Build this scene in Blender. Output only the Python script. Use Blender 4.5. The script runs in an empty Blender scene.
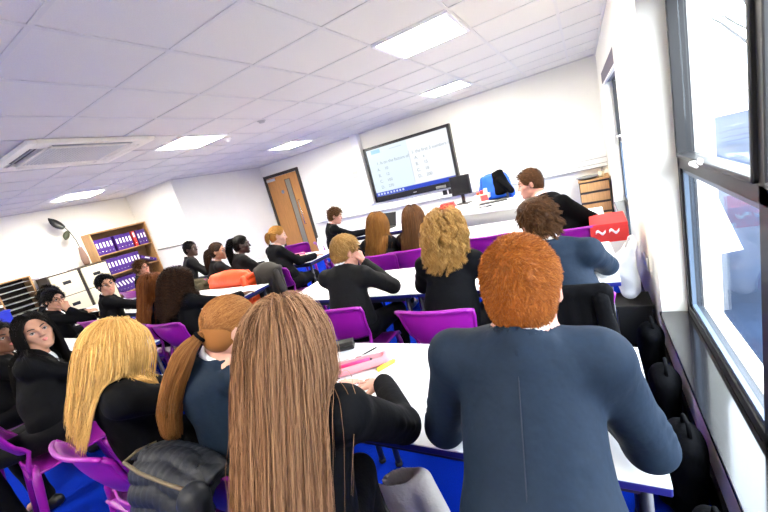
import bpy, bmesh, math, random
import numpy as np
from mathutils import Vector, Matrix
random.seed(7)
RNG = np.random.default_rng(7)
SC = bpy.context.scene
COL = SC.collection
PI = math.pi

# ------------------------------------------------------------------ materials
def mat(name, col, rough=0.6, spec=0.5, metal=0.0, noise=0.0, nscale=20.0, bump=0.0, bscale=60.0, sss=0.0,
        emit=None, estr=0.0, sheen=0.0, coat=0.0, stretch=None):
    m = bpy.data.materials.new(name); m.use_nodes = True
    nt = m.node_tree; b = nt.nodes['Principled BSDF']
    b.inputs['Base Color'].default_value = (*col, 1)
    b.inputs['Roughness'].default_value = rough
    b.inputs['Specular IOR Level'].default_value = spec
    b.inputs['Metallic'].default_value = metal
    if sss:
        b.inputs['Subsurface Weight'].default_value = sss
        b.inputs['Subsurface Radius'].default_value = (0.012, 0.005, 0.003)
        b.inputs['Subsurface Scale'].default_value = 1.0
    if sheen:
        b.inputs['Sheen Weight'].default_value = sheen
        b.inputs['Sheen Roughness'].default_value = 0.5
    if coat: b.inputs['Coat Weight'].default_value = coat
    if emit:
        b.inputs['Emission Color'].default_value = (*emit, 1)
        b.inputs['Emission Strength'].default_value = estr
    if noise or bump:
        tc = nt.nodes.new('ShaderNodeTexCoord')
        mp = nt.nodes.new('ShaderNodeMapping')
        if stretch: mp.inputs['Scale'].default_value = stretch
        nt.links.new(tc.outputs['Object'], mp.inputs['Vector'])
    if noise:
        n = nt.nodes.new('ShaderNodeTexNoise'); n.inputs['Scale'].default_value = nscale
        n.inputs['Detail'].default_value = 4
        nt.links.new(mp.outputs[0], n.inputs['Vector'])
        r = nt.nodes.new('ShaderNodeMapRange')
        r.inputs['From Min'].default_value = 0.3; r.inputs['From Max'].default_value = 0.7
        r.inputs['To Min'].default_value = 1 - noise; r.inputs['To Max'].default_value = 1 + noise
        nt.links.new(n.outputs['Fac'], r.inputs['Value'])
        mx = nt.nodes.new('ShaderNodeVectorMath'); mx.operation = 'SCALE'
        mx.inputs[0].default_value = col
        nt.links.new(r.outputs[0], mx.inputs['Scale'])
        nt.links.new(mx.outputs[0], b.inputs['Base Color'])
    if bump:
        n2 = nt.nodes.new('ShaderNodeTexNoise'); n2.inputs['Scale'].default_value = bscale
        n2.inputs['Detail'].default_value = 3
        nt.links.new(mp.outputs[0], n2.inputs['Vector'])
        bp = nt.nodes.new('ShaderNodeBump'); bp.inputs['Strength'].default_value = min(1, bump)
        bp.inputs['Distance'].default_value = 0.01 * max(1, bump)
        nt.links.new(n2.outputs['Fac'], bp.inputs['Height'])
        nt.links.new(bp.outputs[0], b.inputs['Normal'])
    return m

def hair_mat(name, dark, mid, light, rough=0.5):
    """colour differs from strand to strand (rnd) and a little from root to tip"""
    m = bpy.data.materials.new(name); m.use_nodes = True
    nt = m.node_tree; b = nt.nodes['Principled BSDF']
    a = nt.nodes.new('ShaderNodeAttribute'); a.attribute_name = 'rnd'
    cr = nt.nodes.new('ShaderNodeValToRGB')
    e = cr.color_ramp.elements
    e[0].position = 0.0; e[0].color = (*dark, 1)
    e[1].position = 1.0; e[1].color = (*light, 1)
    k = cr.color_ramp.elements.new(0.5); k.color = (*mid, 1)
    nt.links.new(a.outputs['Fac'], cr.inputs[0])
    nt.links.new(cr.outputs[0], b.inputs['Base Color'])
    b.inputs['Roughness'].default_value = rough
    b.inputs['Specular IOR Level'].default_value = 0.13
    return m

# ------------------------------------------------------------------ objects
def tag(o, label, cat, group=None, kind=None):
    o['label'] = label; o['category'] = cat
    if group: o['group'] = group
    if kind: o['kind'] = kind
    return o

def thing(name, label, cat, loc=(0, 0, 0), rz=0.0, group=None):
    o = bpy.data.objects.new(name, None); COL.objects.link(o)
    o.empty_display_size = 0.05
    o.location = loc; o.rotation_euler = (0, 0, rz)
    return tag(o, label, cat, group)

def mesh_np(name, V, F, material, parent=None, smooth=True, attrs=None, loc=None):
    """V (n,3), F list of index arrays (m,3) or (m,4)"""
    me = bpy.data.meshes.new(name)
    V = np.ascontiguousarray(V, np.float32)
    me.vertices.add(len(V)); me.vertices.foreach_set('co', V.ravel())
    F = [np.asarray(f, np.int32) for f in (F if isinstance(F, list) else [F]) if len(f)]
    li = np.concatenate([f.ravel() for f in F]); ct = np.concatenate([np.full(len(f), f.shape[1], np.int32) for f in F])
    st = np.zeros(len(ct), np.int32); st[1:] = np.cumsum(ct)[:-1]
    me.loops.add(len(li)); me.loops.foreach_set('vertex_index', li)
    me.polygons.add(len(ct)); me.polygons.foreach_set('loop_start', st)
    if smooth: me.polygons.foreach_set('use_smooth', np.ones(len(ct), bool))
    me.update(calc_edges=True)
    for k, v in (attrs or {}).items():
        at = me.attributes.new(k, 'FLOAT', 'POINT'); at.data.foreach_set('value', np.ascontiguousarray(v, np.float32))
    me.validate()
    if material: me.materials.append(material)
    o = bpy.data.objects.new(name, me); COL.objects.link(o)
    if loc is not None: o.location = loc
    if parent: o.parent = parent
    return o

class MB:
    """collects shapes and links them as one mesh object"""
    def __init__(s): s.V = []; s.F = []; s.S = []
    def add(s, V, F, smooth=False, M=None):
        n = len(s.V)
        for v in V: s.V.append(tuple(M @ Vector(v)) if M else tuple(v))
        for f in F: s.F.append(tuple(n + i for i in f)); s.S.append(smooth)
        return s
    def box(s, x0, x1, y0, y1, z0, z1, M=None, bev=0.0):
        if bev:
            bm = bmesh.new(); bmesh.ops.create_cube(bm, size=1)
            for v in bm.verts:
                v.co = ((x0 + x1) / 2 + v.co.x * (x1 - x0), (y0 + y1) / 2 + v.co.y * (y1 - y0), (z0 + z1) / 2 + v.co.z * (z1 - z0))
            bmesh.ops.bevel(bm, geom=bm.edges[:], offset=bev, segments=2, affect='EDGES', profile=0.5)
            bm.verts.index_update()
            s.add([v.co[:] for v in bm.verts], [[v.index for v in f.verts] for f in bm.faces], False, M); bm.free(); return s
        V = [(x, y, z) for x in (x0, x1) for y in (y0, y1) for z in (z0, z1)]
        return s.add(V, [(0, 1, 3, 2), (4, 6, 7, 5), (0, 4, 5, 1), (2, 3, 7, 6), (0, 2, 6, 4), (1, 5, 7, 3)], False, M)
    def tube(s, pts, r, n=10, caps=True, M=None):
        pts = [Vector(p) for p in pts]; m = len(pts)
        rs = r if isinstance(r, (list, tuple)) else [r] * m
        up = Vector((0.12, 0.31, 0.94)); V = []; F = []
        for i, p in enumerate(pts):
            t = (pts[min(i + 1, m - 1)] - pts[max(i - 1, 0)]).normalized()
            a = t.cross(up)
            if a.length < 1e-3: a = t.cross(Vector((1, 0, 0)))
            a.normalize(); b = t.cross(a); up = b.cross(t) if False else up
            for k in range(n):
                w = 2 * PI * k / n
                V.append(tuple(p + (a * math.cos(w) + b * math.sin(w)) * rs[i]))
        for i in range(m - 1):
            for k in range(n):
                k2 = (k + 1) % n
                F.append((i * n + k, (i + 1) * n + k, (i + 1) * n + k2, i * n + k2))
        if caps:
            F.append(tuple(range(n))); F.append(tuple((m - 1) * n + k for k in reversed(range(n))))
        return s.add(V, F, True, M)
    def lathe(s, prof, n=24, M=None, c=(0, 0, 0)):
        V = []; F = []; m = len(prof)
        for r, z in prof:
            for k in range(n):
                w = 2 * PI * k / n; V.append((c[0] + r * math.cos(w), c[1] + r * math.sin(w), c[2] + z))
        for i in range(m - 1):
            for k in range(n):
                k2 = (k + 1) % n; F.append((i * n + k, i * n + k2, (i + 1) * n + k2, (i + 1) * n + k))
        if prof[0][0] > 1e-4: F.append(tuple(reversed(range(n))))
        if prof[-1][0] > 1e-4: F.append(tuple((m - 1) * n + k for k in range(n)))
        return s.add(V, F, True, M)
    def prism(s, poly, z0, z1, M=None, smooth=False):
        n = len(poly)
        V = [(x, y, z0) for x, y in poly] + [(x, y, z1) for x, y in poly]
        F = [tuple(reversed(range(n))), tuple(range(n, 2 * n))] + [(i, (i + 1) % n, n + (i + 1) % n, n + i) for i in range(n)]
        return s.add(V, F, smooth, M)
    def slab(s, P, th, M=None):
        """P[i][j] grid of points -> closed sheet of thickness th"""
        P = np.array(P, float); nu, nv = P.shape[:2]
        du = np.gradient(P, axis=0); dv = np.gradient(P, axis=1)
        N = np.cross(du, dv); N /= np.maximum(np.linalg.norm(N, axis=2, keepdims=True), 1e-9)
        A = P + N * th / 2; B = P - N * th / 2
        V = [tuple(p) for p in A.reshape(-1, 3)] + [tuple(p) for p in B.reshape(-1, 3)]
        o = nu * nv; F = []
        for i in range(nu - 1):
            for j in range(nv - 1):
                a, b, c, d = i * nv + j, (i + 1) * nv + j, (i + 1) * nv + j + 1, i * nv + j + 1
                F.append((a, b, c, d)); F.append((o + d, o + c, o + b, o + a))
        rim = [i * nv for i in range(nu)] + [(nu - 1) * nv + j for j in range(1, nv)] + [i * nv + nv - 1 for i in range(nu - 2, -1, -1)] + [j for j in range(nv - 2, 0, -1)]
        for k in range(len(rim)):
            a, b = rim[k], rim[(k + 1) % len(rim)]; F.append((b, a, o + a, o + b))
        return s.add(V, F, True, M)
    def sphere(s, c, r, n=16, m=10, M=None):
        r = (r, r, r) if not isinstance(r, (tuple, list)) else r
        V = []; F = []
        for i in range(m + 1):
            th = PI * i / m
            for k in range(n):
                w = 2 * PI * k / n
                V.append((c[0] + r[0] * math.sin(th) * math.cos(w), c[1] + r[1] * math.sin(th) * math.sin(w), c[2] + r[2] * math.cos(th)))
        for i in range(m):
            for k in range(n):
                k2 = (k + 1) % n; F.append((i * n + k, (i + 1) * n + k, (i + 1) * n + k2, i * n + k2))
        return s.add(V, F, True, M)
    def build(s, name, material, parent=None, loc=None, rz=None):
        me = bpy.data.meshes.new(name); me.from_pydata(s.V, [], s.F); me.update()
        me.polygons.foreach_set('use_smooth', s.S)
        if material: me.materials.append(material)
        bm = bmesh.new(); bm.from_mesh(me); bmesh.ops.recalc_face_normals(bm, faces=bm.faces[:]); bm.to_mesh(me); bm.free()
        o = bpy.data.objects.new(name, me); COL.objects.link(o)
        if loc is not None: o.location = loc
        if rz is not None: o.rotation_euler = (0, 0, rz)
        if parent: o.parent = parent
        return o

def struct(o): o['kind'] = 'structure'; return o

def dup(root, loc, rz, label, group=None):
    r = root.copy(); COL.objects.link(r); r.location = loc; r.rotation_euler = (0, 0, rz)
    r['label'] = label
    if group: r['group'] = group
    for ch in list(root.children):
        c = ch.copy(); COL.objects.link(c); c.parent = r
        for g in list(ch.children):
            d = g.copy(); COL.objects.link(d); d.parent = c
    return r

# ------------------------------------------------------------------ smooth solids: fields and their surface
def nrm(v):
    v = np.asarray(v, float); return v / max(np.linalg.norm(v), 1e-9)
V3 = lambda *a: np.array(a, float)

class Cap:
    def __init__(s, a, b, ra, rb=None):
        s.a = np.asarray(a, float); s.b = np.asarray(b, float); s.ra = ra; s.rb = ra if rb is None else rb
    def box(s):
        r = max(s.ra, s.rb); return np.minimum(s.a, s.b) - r, np.maximum(s.a, s.b) + r
    def __call__(s, X, Y, Z):
        d = s.b - s.a; L = max(float(d @ d), 1e-12)
        x, y, z = X - s.a[0], Y - s.a[1], Z - s.a[2]
        t = np.clip((x * d[0] + y * d[1] + z * d[2]) / L, 0, 1)
        return np.sqrt((x - t * d[0]) ** 2 + (y - t * d[1]) ** 2 + (z - t * d[2]) ** 2) - (s.ra + (s.rb - s.ra) * t)

class Cyl:
    """flat-ended cylinder, used for cutting openings"""
    def __init__(s, a, b, ra, rb=None):
        s.a = np.asarray(a, float); s.b = np.asarray(b, float); s.ra = ra; s.rb = ra if rb is None else rb
    def box(s):
        r = max(s.ra, s.rb); return np.minimum(s.a, s.b) - r, np.maximum(s.a, s.b) + r
    def __call__(s, X, Y, Z):
        d = s.b - s.a; L = float(np.linalg.norm(d)); d = d / L
        x, y, z = X - s.a[0], Y - s.a[1], Z - s.a[2]; u = x * d[0] + y * d[1] + z * d[2]
        rad = np.sqrt(np.maximum((x - u * d[0]) ** 2 + (y - u * d[1]) ** 2 + (z - u * d[2]) ** 2, 0)) - (s.ra + (s.rb - s.ra) * np.clip(u / L, 0, 1))
        return np.maximum(rad, np.maximum(-u, u - L))

class ECap:
    """flattened limb: half width w along SIDE, half depth d across"""
    def __init__(s, a, b, wd0, wd1, side):
        s.a = np.asarray(a, float); s.b = np.asarray(b, float); s.p, s.q = wd0, wd1
        ax = nrm(s.b - s.a); sd = np.asarray(side, float); s.s = nrm(sd - ax * (sd @ ax)); s.d = np.cross(ax, s.s); s.ax = ax
    def box(s):
        r = max(*s.p, *s.q); return np.minimum(s.a, s.b) - r, np.maximum(s.a, s.b) + r
    def __call__(s, X, Y, Z):
        L = float(np.linalg.norm(s.b - s.a)); x, y, z = X - s.a[0], Y - s.a[1], Z - s.a[2]
        u = x * s.ax[0] + y * s.ax[1] + z * s.ax[2]; t = np.clip(u / max(L, 1e-9), 0, 1)
        o = u - t * L
        e = x * s.s[0] + y * s.s[1] + z * s.s[2]; g = x * s.d[0] + y * s.d[1] + z * s.d[2]
        w = s.p[0] + (s.q[0] - s.p[0]) * t; d = s.p[1] + (s.q[1] - s.p[1]) * t
        m = np.minimum(w, d)
        return (np.sqrt((e / w) ** 2 + (g / d) ** 2 + (o / m) ** 2) - 1) * m

class Ell:
    def __init__(s, c, r, R=None):
        s.c = np.asarray(c, float); s.r = np.asarray(r, float); s.R = np.eye(3) if R is None else R
    def box(s): r = max(s.r); return s.c - r, s.c + r
    def __call__(s, X, Y, Z):
        x, y, z = X - s.c[0], Y - s.c[1], Z - s.c[2]; R = s.R
        a = (x * R[0, 0] + y * R[1, 0] + z * R[2, 0]) / s.r[0]
        b = (x * R[0, 1] + y * R[1, 1] + z * R[2, 1]) / s.r[1]
        c = (x * R[0, 2] + y * R[1, 2] + z * R[2, 2]) / s.r[2]
        return (np.sqrt(a * a + b * b + c * c) - 1) * min(s.r)

class Solid:
    """list of (shape, blend, op); op: u union, s subtract"""
    def __init__(s): s.L = []
    def u(s, p, k=0.02): s.L.append((p, k, 'u')); return s
    def s(s, p, k=0.01): s.L.append((p, k, 's')); return s
    def at(s, P, infl=0.0):
        """distance at points P (n,3), unions only"""
        X, Y, Z = P[:, 0], P[:, 1], P[:, 2]; A = np.full(len(P), 9.0)
        for p, k, op in s.L:
            if op == 'u': A = np.minimum(A, p(X, Y, Z))
        return A - infl
    def mesh(s, h, smooth=1):
        lo = np.min([p.box()[0] for p, k, o in s.L if o == 'u'], axis=0) - 4 * h
        hi = np.max([p.box()[1] for p, k, o in s.L if o == 'u'], axis=0) + 4 * h
        n = np.ceil((hi - lo) / h).astype(int) + 1
        F = np.full(n, 1.0, np.float32)
        for p, k, op in s.L:
            b0, b1 = p.box(); pad = k + 3 * h
            i0 = np.clip(np.floor((b0 - pad - lo) / h).astype(int), 0, n); i1 = np.clip(np.ceil((b1 + pad - lo) / h).astype(int) + 1, 0, n)
            if np.any(i1 <= i0): continue
            ax = [(lo[a] + h * np.arange(i0[a], i1[a])).astype(np.float32) for a in range(3)]
            d = p(ax[0][:, None, None], ax[1][None, :, None], ax[2][None, None, :])
            sl = tuple(slice(i0[a], i1[a]) for a in range(3)); A = F[sl]
            if op == 'u':
                q = np.maximum(k - np.abs(A - d), 0) / max(k, 1e-6); F[sl] = np.minimum(A, d) - q * q * k * 0.25
            else:
                d = -d; q = np.maximum(k - np.abs(A - d), 0) / max(k, 1e-6); F[sl] = np.maximum(A, d) + q * q * k * 0.25
        return nets(F, lo, h, smooth)

def nets(F, lo, h, smooth=1):
    S = F < 0
    c = np.zeros(np.array(F.shape) - 1, np.int8)
    offs = [(i, j, k) for i in (0, 1) for j in (0, 1) for k in (0, 1)]
    nx, ny, nz = F.shape
    for i, j, k in offs: c += S[i:nx - 1 + i, j:ny - 1 + j, k:nz - 1 + k]
    act = (c > 0) & (c < 8)
    ids = np.argwhere(act); N = len(ids)
    idx = np.full(c.shape, -1, np.int32); idx[act] = np.arange(N)
    acc = np.zeros((N, 3)); cnt = np.zeros(N)
    for a in offs:
        for ax in range(3):
            if a[ax]: continue
            b = list(a); b[ax] = 1
            fa = F[ids[:, 0] + a[0], ids[:, 1] + a[1], ids[:, 2] + a[2]]; fb = F[ids[:, 0] + b[0], ids[:, 1] + b[1], ids[:, 2] + b[2]]
            m = (fa < 0) != (fb < 0); t = np.where(m, fa / np.where(m, fa - fb, 1), 0)
            p = np.array(a, float)[None, :].repeat(N, 0); p[:, ax] = t
            acc += p * m[:, None]; cnt += m
    V = lo + h * (ids + acc / cnt[:, None])
    Q = []
    for ax in range(3):
        sh = [slice(None)] * 3; sh[ax] = slice(0, -1); s2 = [slice(None)] * 3; s2[ax] = slice(1, None)
        A, B = S[tuple(sh)], S[tuple(s2)]
        e = np.argwhere(A != B)
        u, v = [(1, 2), (2, 0), (0, 1)][ax]
        e = e[(e[:, u] > 0) & (e[:, v] > 0)]
        e = e[(e[:, u] < F.shape[u] - 1) & (e[:, v] < F.shape[v] - 1)]
        def cell(du, dv):
            q = e.copy(); q[:, u] += du; q[:, v] += dv; return idx[q[:, 0], q[:, 1], q[:, 2]]
        q = np.stack([cell(-1, -1), cell(0, -1), cell(0, 0), cell(-1, 0)], 1)
        flip = ~A[e[:, 0], e[:, 1], e[:, 2]]
        q[flip] = q[flip][:, ::-1]
        Q.append(q)
    Q = np.concatenate(Q)
    for _ in range(smooth):
        E = np.concatenate([Q[:, [0, 1]], Q[:, [1, 2]], Q[:, [2, 3]], Q[:, [3, 0]]])
        deg = np.bincount(E.ravel(), minlength=N).astype(float)
        W = np.stack([np.bincount(E[:, 0], V[E[:, 1], a], N) + np.bincount(E[:, 1], V[E[:, 0], a], N) for a in range(3)], 1)
        V = V * 0.5 + 0.5 * W / np.maximum(deg, 1)[:, None]
    return V, Q

def solid_obj(name, sol, h, material, parent=None, base=(0, 0, 0), smooth=1, fold=0.0, fs=1.0):
    V, Q = sol.mesh(h, smooth)
    if fold:   # soft cloth folds pushed along a smooth pseudo-noise
        n = vnormals(V, Q)
        p = V * fs
        w = np.sin(19 * p[:, 0] + 7 * p[:, 2] + 3 * np.sin(11 * p[:, 1] + 5 * p[:, 2])) * np.sin(23 * p[:, 2] - 9 * p[:, 1] + 2 * np.sin(13 * p[:, 0]))
        w += 0.6 * np.sin(41 * p[:, 2] + 17 * p[:, 0] + 2.5 * np.sin(17 * p[:, 1] - 6 * p[:, 2]))
        V = V + n * (w * fold)[:, None]
    return mesh_np(name, V - np.asarray(base), Q, material, parent)

def vnormals(V, Q):
    a, b, c, d = (V[Q[:, i]] for i in range(4)); fn = np.cross(c - a, d - b); n = np.zeros_like(V)
    for i in range(4):
        for k in range(3): n[:, k] += np.bincount(Q[:, i], fn[:, k], len(V))
    return n / np.maximum(np.linalg.norm(n, axis=1, keepdims=True), 1e-12)
# ------------------------------------------------------------------ hair
def strands_mesh(P, rad, rnd, n=3, taper=0.25):
    """P (S,M,3) -> thin tubes"""
    S, M = P.shape[:2]
    T = np.gradient(P, axis=1); T /= np.maximum(np.linalg.norm(T, axis=2, keepdims=True), 1e-9)
    ref = np.where(np.abs(T[..., 2:3]) > 0.9, np.array([1.0, 0.2, 0]), np.array([0, 0.15, 1.0]))
    A = np.cross(T, ref); A /= np.maximum(np.linalg.norm(A, axis=2, keepdims=True), 1e-9); B = np.cross(T, A)
    t = np.linspace(0, 1, M)[None, :, None]
    w = rad * (1 - (1 - taper) * np.clip((t - 0.6) / 0.4, 0, 1)); w = np.broadcast_to(w, (S, M, 1))
    ring = [P + w * (A * math.cos(2 * PI * k / n) + B * math.sin(2 * PI * k / n)) for k in range(n)]
    V = np.stack(ring, 2).reshape(-1, 3)
    i = np.arange(S)[:, None, None]; j = np.arange(M - 1)[None, :, None]; k = np.arange(n)[None, None, :]
    b = (i * M + j) * n; k2 = (k + 1) % n
    F = np.stack([b + k, b + n + k, b + n + k2, b + k2], -1).reshape(-1, 4)
    return V, F, np.repeat(np.broadcast_to(rnd, (S, M)).reshape(-1), n)

def frame(yaw=0, pitch=0, roll=0):
    """columns right, forward, up; yaw turns left, pitch looks down, roll tilts to the right shoulder (degrees)"""
    a, p, r = math.radians(yaw), math.radians(pitch), math.radians(roll)
    M = Matrix.Rotation(a, 3, 'Z') @ Matrix.Rotation(-p, 3, 'X') @ Matrix.Rotation(r, 3, 'Y')
    return np.array(M)

CR_C = V3(0, -0.012, 0.035); CR_R = V3(0.076, 0.096, 0.088)

def scalp_points(n, rng, low=0.0, fringe=0.0):
    out = np.zeros((0, 3))
    while len(out) < n:
        d = rng.normal(size=(n * 3, 3)); d /= np.linalg.norm(d, axis=1, keepdims=True)
        p = CR_C + d * (CR_R + 0.001)
        line = np.interp(p[:, 1], [-0.11, -0.06, -0.03, -0.005, 0.02, 0.035, 0.06, 0.09], [-0.065, -0.06, -0.03, 0.015, 0.0, 0.03, 0.07 - fringe, 0.085 - fringe])
        out = np.concatenate([out, p[p[:, 2] > line + low]])
    return out[:n]

def grow(roots, d0, steps, step, R, H, sol, infl, grav, stiff, rng, noise=0.06, drift=V3(0, 0, 0)):
    """roots and d0 in head space; strands fall and slide over SOL"""
    P = H + roots @ R.T; D = d0 @ R.T; out = [P]
    D /= np.linalg.norm(D, axis=1, keepdims=True)
    lay = infl + rng.random(len(P)) * infl * 1.6
    for i in range(steps):
        D = D * stiff + np.array([0, 0, -1.0]) * grav + drift * min(1, i / 6) + rng.normal(size=D.shape) * noise
        D /= np.linalg.norm(D, axis=1, keepdims=True)
        Q = P + D * step
        for _ in range(2):
            d = sol.at(Q) - lay; e = 0.004
            m = d < 0
            if m.any():
                q = Q[m]; f0 = sol.at(q)
                g = np.stack([sol.at(q + np.eye(3)[a] * e) - f0 for a in range(3)], 1)
                g /= np.maximum(np.linalg.norm(g, axis=1, keepdims=True), 1e-9)
                Q[m] = q + g * (-d[m])[:, None]
        D = Q - P; L = np.linalg.norm(D, axis=1, keepdims=True); D /= np.maximum(L, 1e-9)
        Q = P + D * step; P = Q; out.append(P)
    return np.stack(out, 1)

def clump(P, rng, size=12, amt=0.6):
    S, M = P.shape[:2]; nc = max(1, S // size); ci = rng.choice(S, nc, replace=False)
    mid = P[:, min(6, M - 1)]; gm = mid[ci]
    best = np.zeros(S, int)
    for a in range(0, S, 500):
        best[a:a + 500] = np.argmin(((mid[a:a + 500, None] - gm[None]) ** 2).sum(2), axis=1)
    G = P[ci[best]]; t = np.linspace(0, 1, M)[None, :, None] ** 0.7 * amt
    return P * (1 - t) + G * t

def trim_len(P, frac):
    """resample every strand to FRAC of its length"""
    S, M = P.shape[:2]; x = np.linspace(0, 1, M)[None, :] * frac[:, None] * (M - 1)
    i = np.clip(x.astype(int), 0, M - 2); f = (x - i)[..., None]; r = np.arange(S)[:, None]
    return P[r, i] * (1 - f) + P[r, i + 1] * f

def cap_solid(R, H, th=0.004, low=0.0, fringe=0.0):
    k = np.linalg.norm(R[:, 0]); U = R / k
    E = lambda c, r: Ell(H + R @ V3(*c), np.array(r) * k, U)
    s = Solid(); s.u(E(CR_C, CR_R + th))
    # face opening, ears and nape left bare
    s.s(E((0, 0.125, -0.035 + low - fringe), (0.075, 0.095, 0.125)), 0.012)
    for sx in (-1, 1): s.s(E((sx * 0.085, 0.01, -0.045 + low), (0.03, 0.04, 0.06)), 0.01)
    s.u(E((0, -0.046, -0.036), (0.061, 0.053, 0.052)), 0.05)
    s.s(E((0, -0.02, -0.165 + low), (0.12, 0.13, 0.085)), 0.01)
    return s

def make_hair(kind, sp, R, H, sol, parent, base, m, rng):
    n = sp.get('n', 600); rad = sp.get('rad', 0.0014); V = []; F = []; A = []; off = 0
    def push(P, rr, rn, tap=0.25):
        nonlocal off
        v, f, a = strands_mesh(P, rr, rn, taper=tap); V.append(v); F.append(f + off); A.append(a); off += len(v)
    cv, cq = cap_solid(R, H, sp.get('cap', 0.004), sp.get('low', 0.0), sp.get('fringe', 0.0)).mesh(sp.get('ch', 0.006), 2)
    V.append(cv); F.append(cq); A.append(np.full(len(cv), sp.get('cap_rnd', 0.3))); off += len(cv)
    if kind in ('crop', 'short'):
        k2 = float(R[:, 0] @ R[:, 0]); vn = vnormals(cv, cq); lc = (cv - H) @ R / k2; ln = vn @ R / math.sqrt(k2)
        qa = np.linalg.norm(np.cross(cv[cq[:, 2]] - cv[cq[:, 0]], cv[cq[:, 3]] - cv[cq[:, 1]]), axis=1); out_ = lc - V3(0, -0.015, 0.01); out_ /= np.linalg.norm(out_, axis=1, keepdims=True)
        qa = qa * ((ln * out_).sum(1)[cq].min(1) > 0.45)
        ci = rng.choice(len(cq), n, p=qa / qa.sum()); w_ = rng.random((n, 4)) ** 1.5; w_ /= w_.sum(1, keepdims=True)
        r = (lc[cq[ci]] * w_[..., None]).sum(1); nr = (ln[cq[ci]] * w_[..., None]).sum(1)
        nr /= np.linalg.norm(nr, axis=1, keepdims=True)
        comb = np.asarray(sp.get('comb', (0, 0.2, -0.4)))
        d = nr * sp.get('lift', 0.8) + comb + rng.normal(size=r.shape) * sp.get('mess', 0.25)
        top = np.clip((r[:, 2] - sp.get('fade', -0.02)) / 0.08, 0.42, 1)
        Ln = sp.get('len', 0.025) * (top if 'fade' in sp else 1)
        Ln = Ln * np.ones(len(r))
        Ln = Ln * (0.7 + 0.5 * rng.random(len(r)))
        st = 6; P = [H + r @ R.T]; D = d / np.linalg.norm(d, axis=1, keepdims=True)
        for i in range(st):
            D = D + comb * 0.18 + rng.normal(size=D.shape) * 0.05
            if sp.get('curl'): D = D + rng.normal(size=D.shape) * sp['curl']
            D /= np.linalg.norm(D, axis=1, keepdims=True)
            r = r + D * (Ln / st)[:, None]
            q = (r - CR_C) / (CR_R + 0.003); l = np.linalg.norm(q, axis=1); mm = l < 1
            r[mm] = CR_C + (r - CR_C)[mm] / l[mm, None]
            P.append(H + r @ R.T)
        P = np.stack(P, 1); P = clump(P, rng, sp.get('clump', 5), sp.get('clamt', 0.35))
        rn = np.clip(0.5 + 0.23 * rng.normal(size=(len(P), 1)) + sp.get('topl', 0.0) * (top[:, None] - 0.6), 0, 1)
        push(P, rad, rn, 0.4)
    if kind in ('long', 'curly', 'wavy'):
        r = scalp_points(n, rng, 0, sp.get('fringe', 0.0))
        part = sp.get('part', 0.0)
        sx = np.sign(r[:, 0] - part + 1e-6)
        nr = (r - CR_C) / CR_R ** 2; nr /= np.linalg.norm(nr, axis=1, keepdims=True)
        back = sp.get('back', 0.5)
        fr0 = np.clip((r[:, 1] + 0.07) / 0.12, 0.0, 1)
        d = nr * 0.35 + np.stack([sx * 0.75 * fr0 - r[:, 0] * 2.2 * (1 - fr0), -back * np.ones(len(r)) - 0.4 * (r[:, 1] > 0.03), -0.15 - 0.5 * (1 - fr0)], 1)
        steps = sp.get('steps', 40); P = grow(r, d, steps, sp['len'] / steps, R, H, sol, sp.get('infl', 0.006), sp.get('grav', 0.35), sp.get('stiff', 0.75), rng, sp.get('noise', 0.05), sp.get('driftv', V3(0, 0, 0)))
        fr = 1 - 0.18 * rng.random(len(P)) ** 2 - sp.get('ragged', 0.05) * rng.random(len(P))
        q = np.einsum('smi,ij->smj', P - H, R) / (R[:, 0] @ R[:, 0])   # nothing hangs across the face
        ok = ~((q[..., 1] > 0.05) & (np.abs(q[..., 0]) < sp.get('facew', 0.046)) & (q[..., 2] < 0.05) & (q[..., 2] > -0.13)).any(axis=1); P = P[ok]; fr = fr[ok]
        if 'behind' in sp:   # strands that slipped over the shoulder to the front are left out
            q, f_ = sp['behind']; P = P[(P[:, -1] - q) @ f_ < sp.get('front', 0.0)]; fr = fr[:len(P)]
        if 'fan' in sp:
            ct = P.mean(axis=0); P = P + sp['fanv'] * (((P[:, :1] - ct[None, :1]) @ sp['fanv'])[..., None] * sp['fan'] * np.linspace(0, 1, P.shape[1])[None, :, None])
        P = trim_len(P, fr)
        P = clump(P, rng, sp.get('clump', 14), sp.get('clamt', 0.5))
        if sp.get('wave'):
            am, fq = sp['wave']; M = P.shape[1]; t = np.linspace(0, 1, M)[None, :]
            ph = rng.random((len(P), 1)) * (6.28 if kind == 'curly' else 2.5) + P[:, :1, 0] * 40; env = np.clip(t * 3, 0, 1)
            T = np.gradient(P, axis=1); T /= np.linalg.norm(T, axis=2, keepdims=True)
            s1 = np.cross(T, np.array([0.3, 1, 0.1])); s1 /= np.linalg.norm(s1, axis=2, keepdims=True); s2 = np.cross(T, s1)
            P = P + (am * env * np.sin(fq * t * 6.28 + ph))[..., None] * s1 + (am * env * np.cos(fq * t * 6.28 + ph))[..., None] * s2 * (1 if kind == 'curly' else 0.5)
        push(P, rad, np.clip(0.5 + 0.24 * rng.normal(size=(len(P), 1)) + sp.get('tip', 0.0) * (np.linspace(0, 1, P.shape[1])[None, :] - 0.5), 0, 1))
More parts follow.
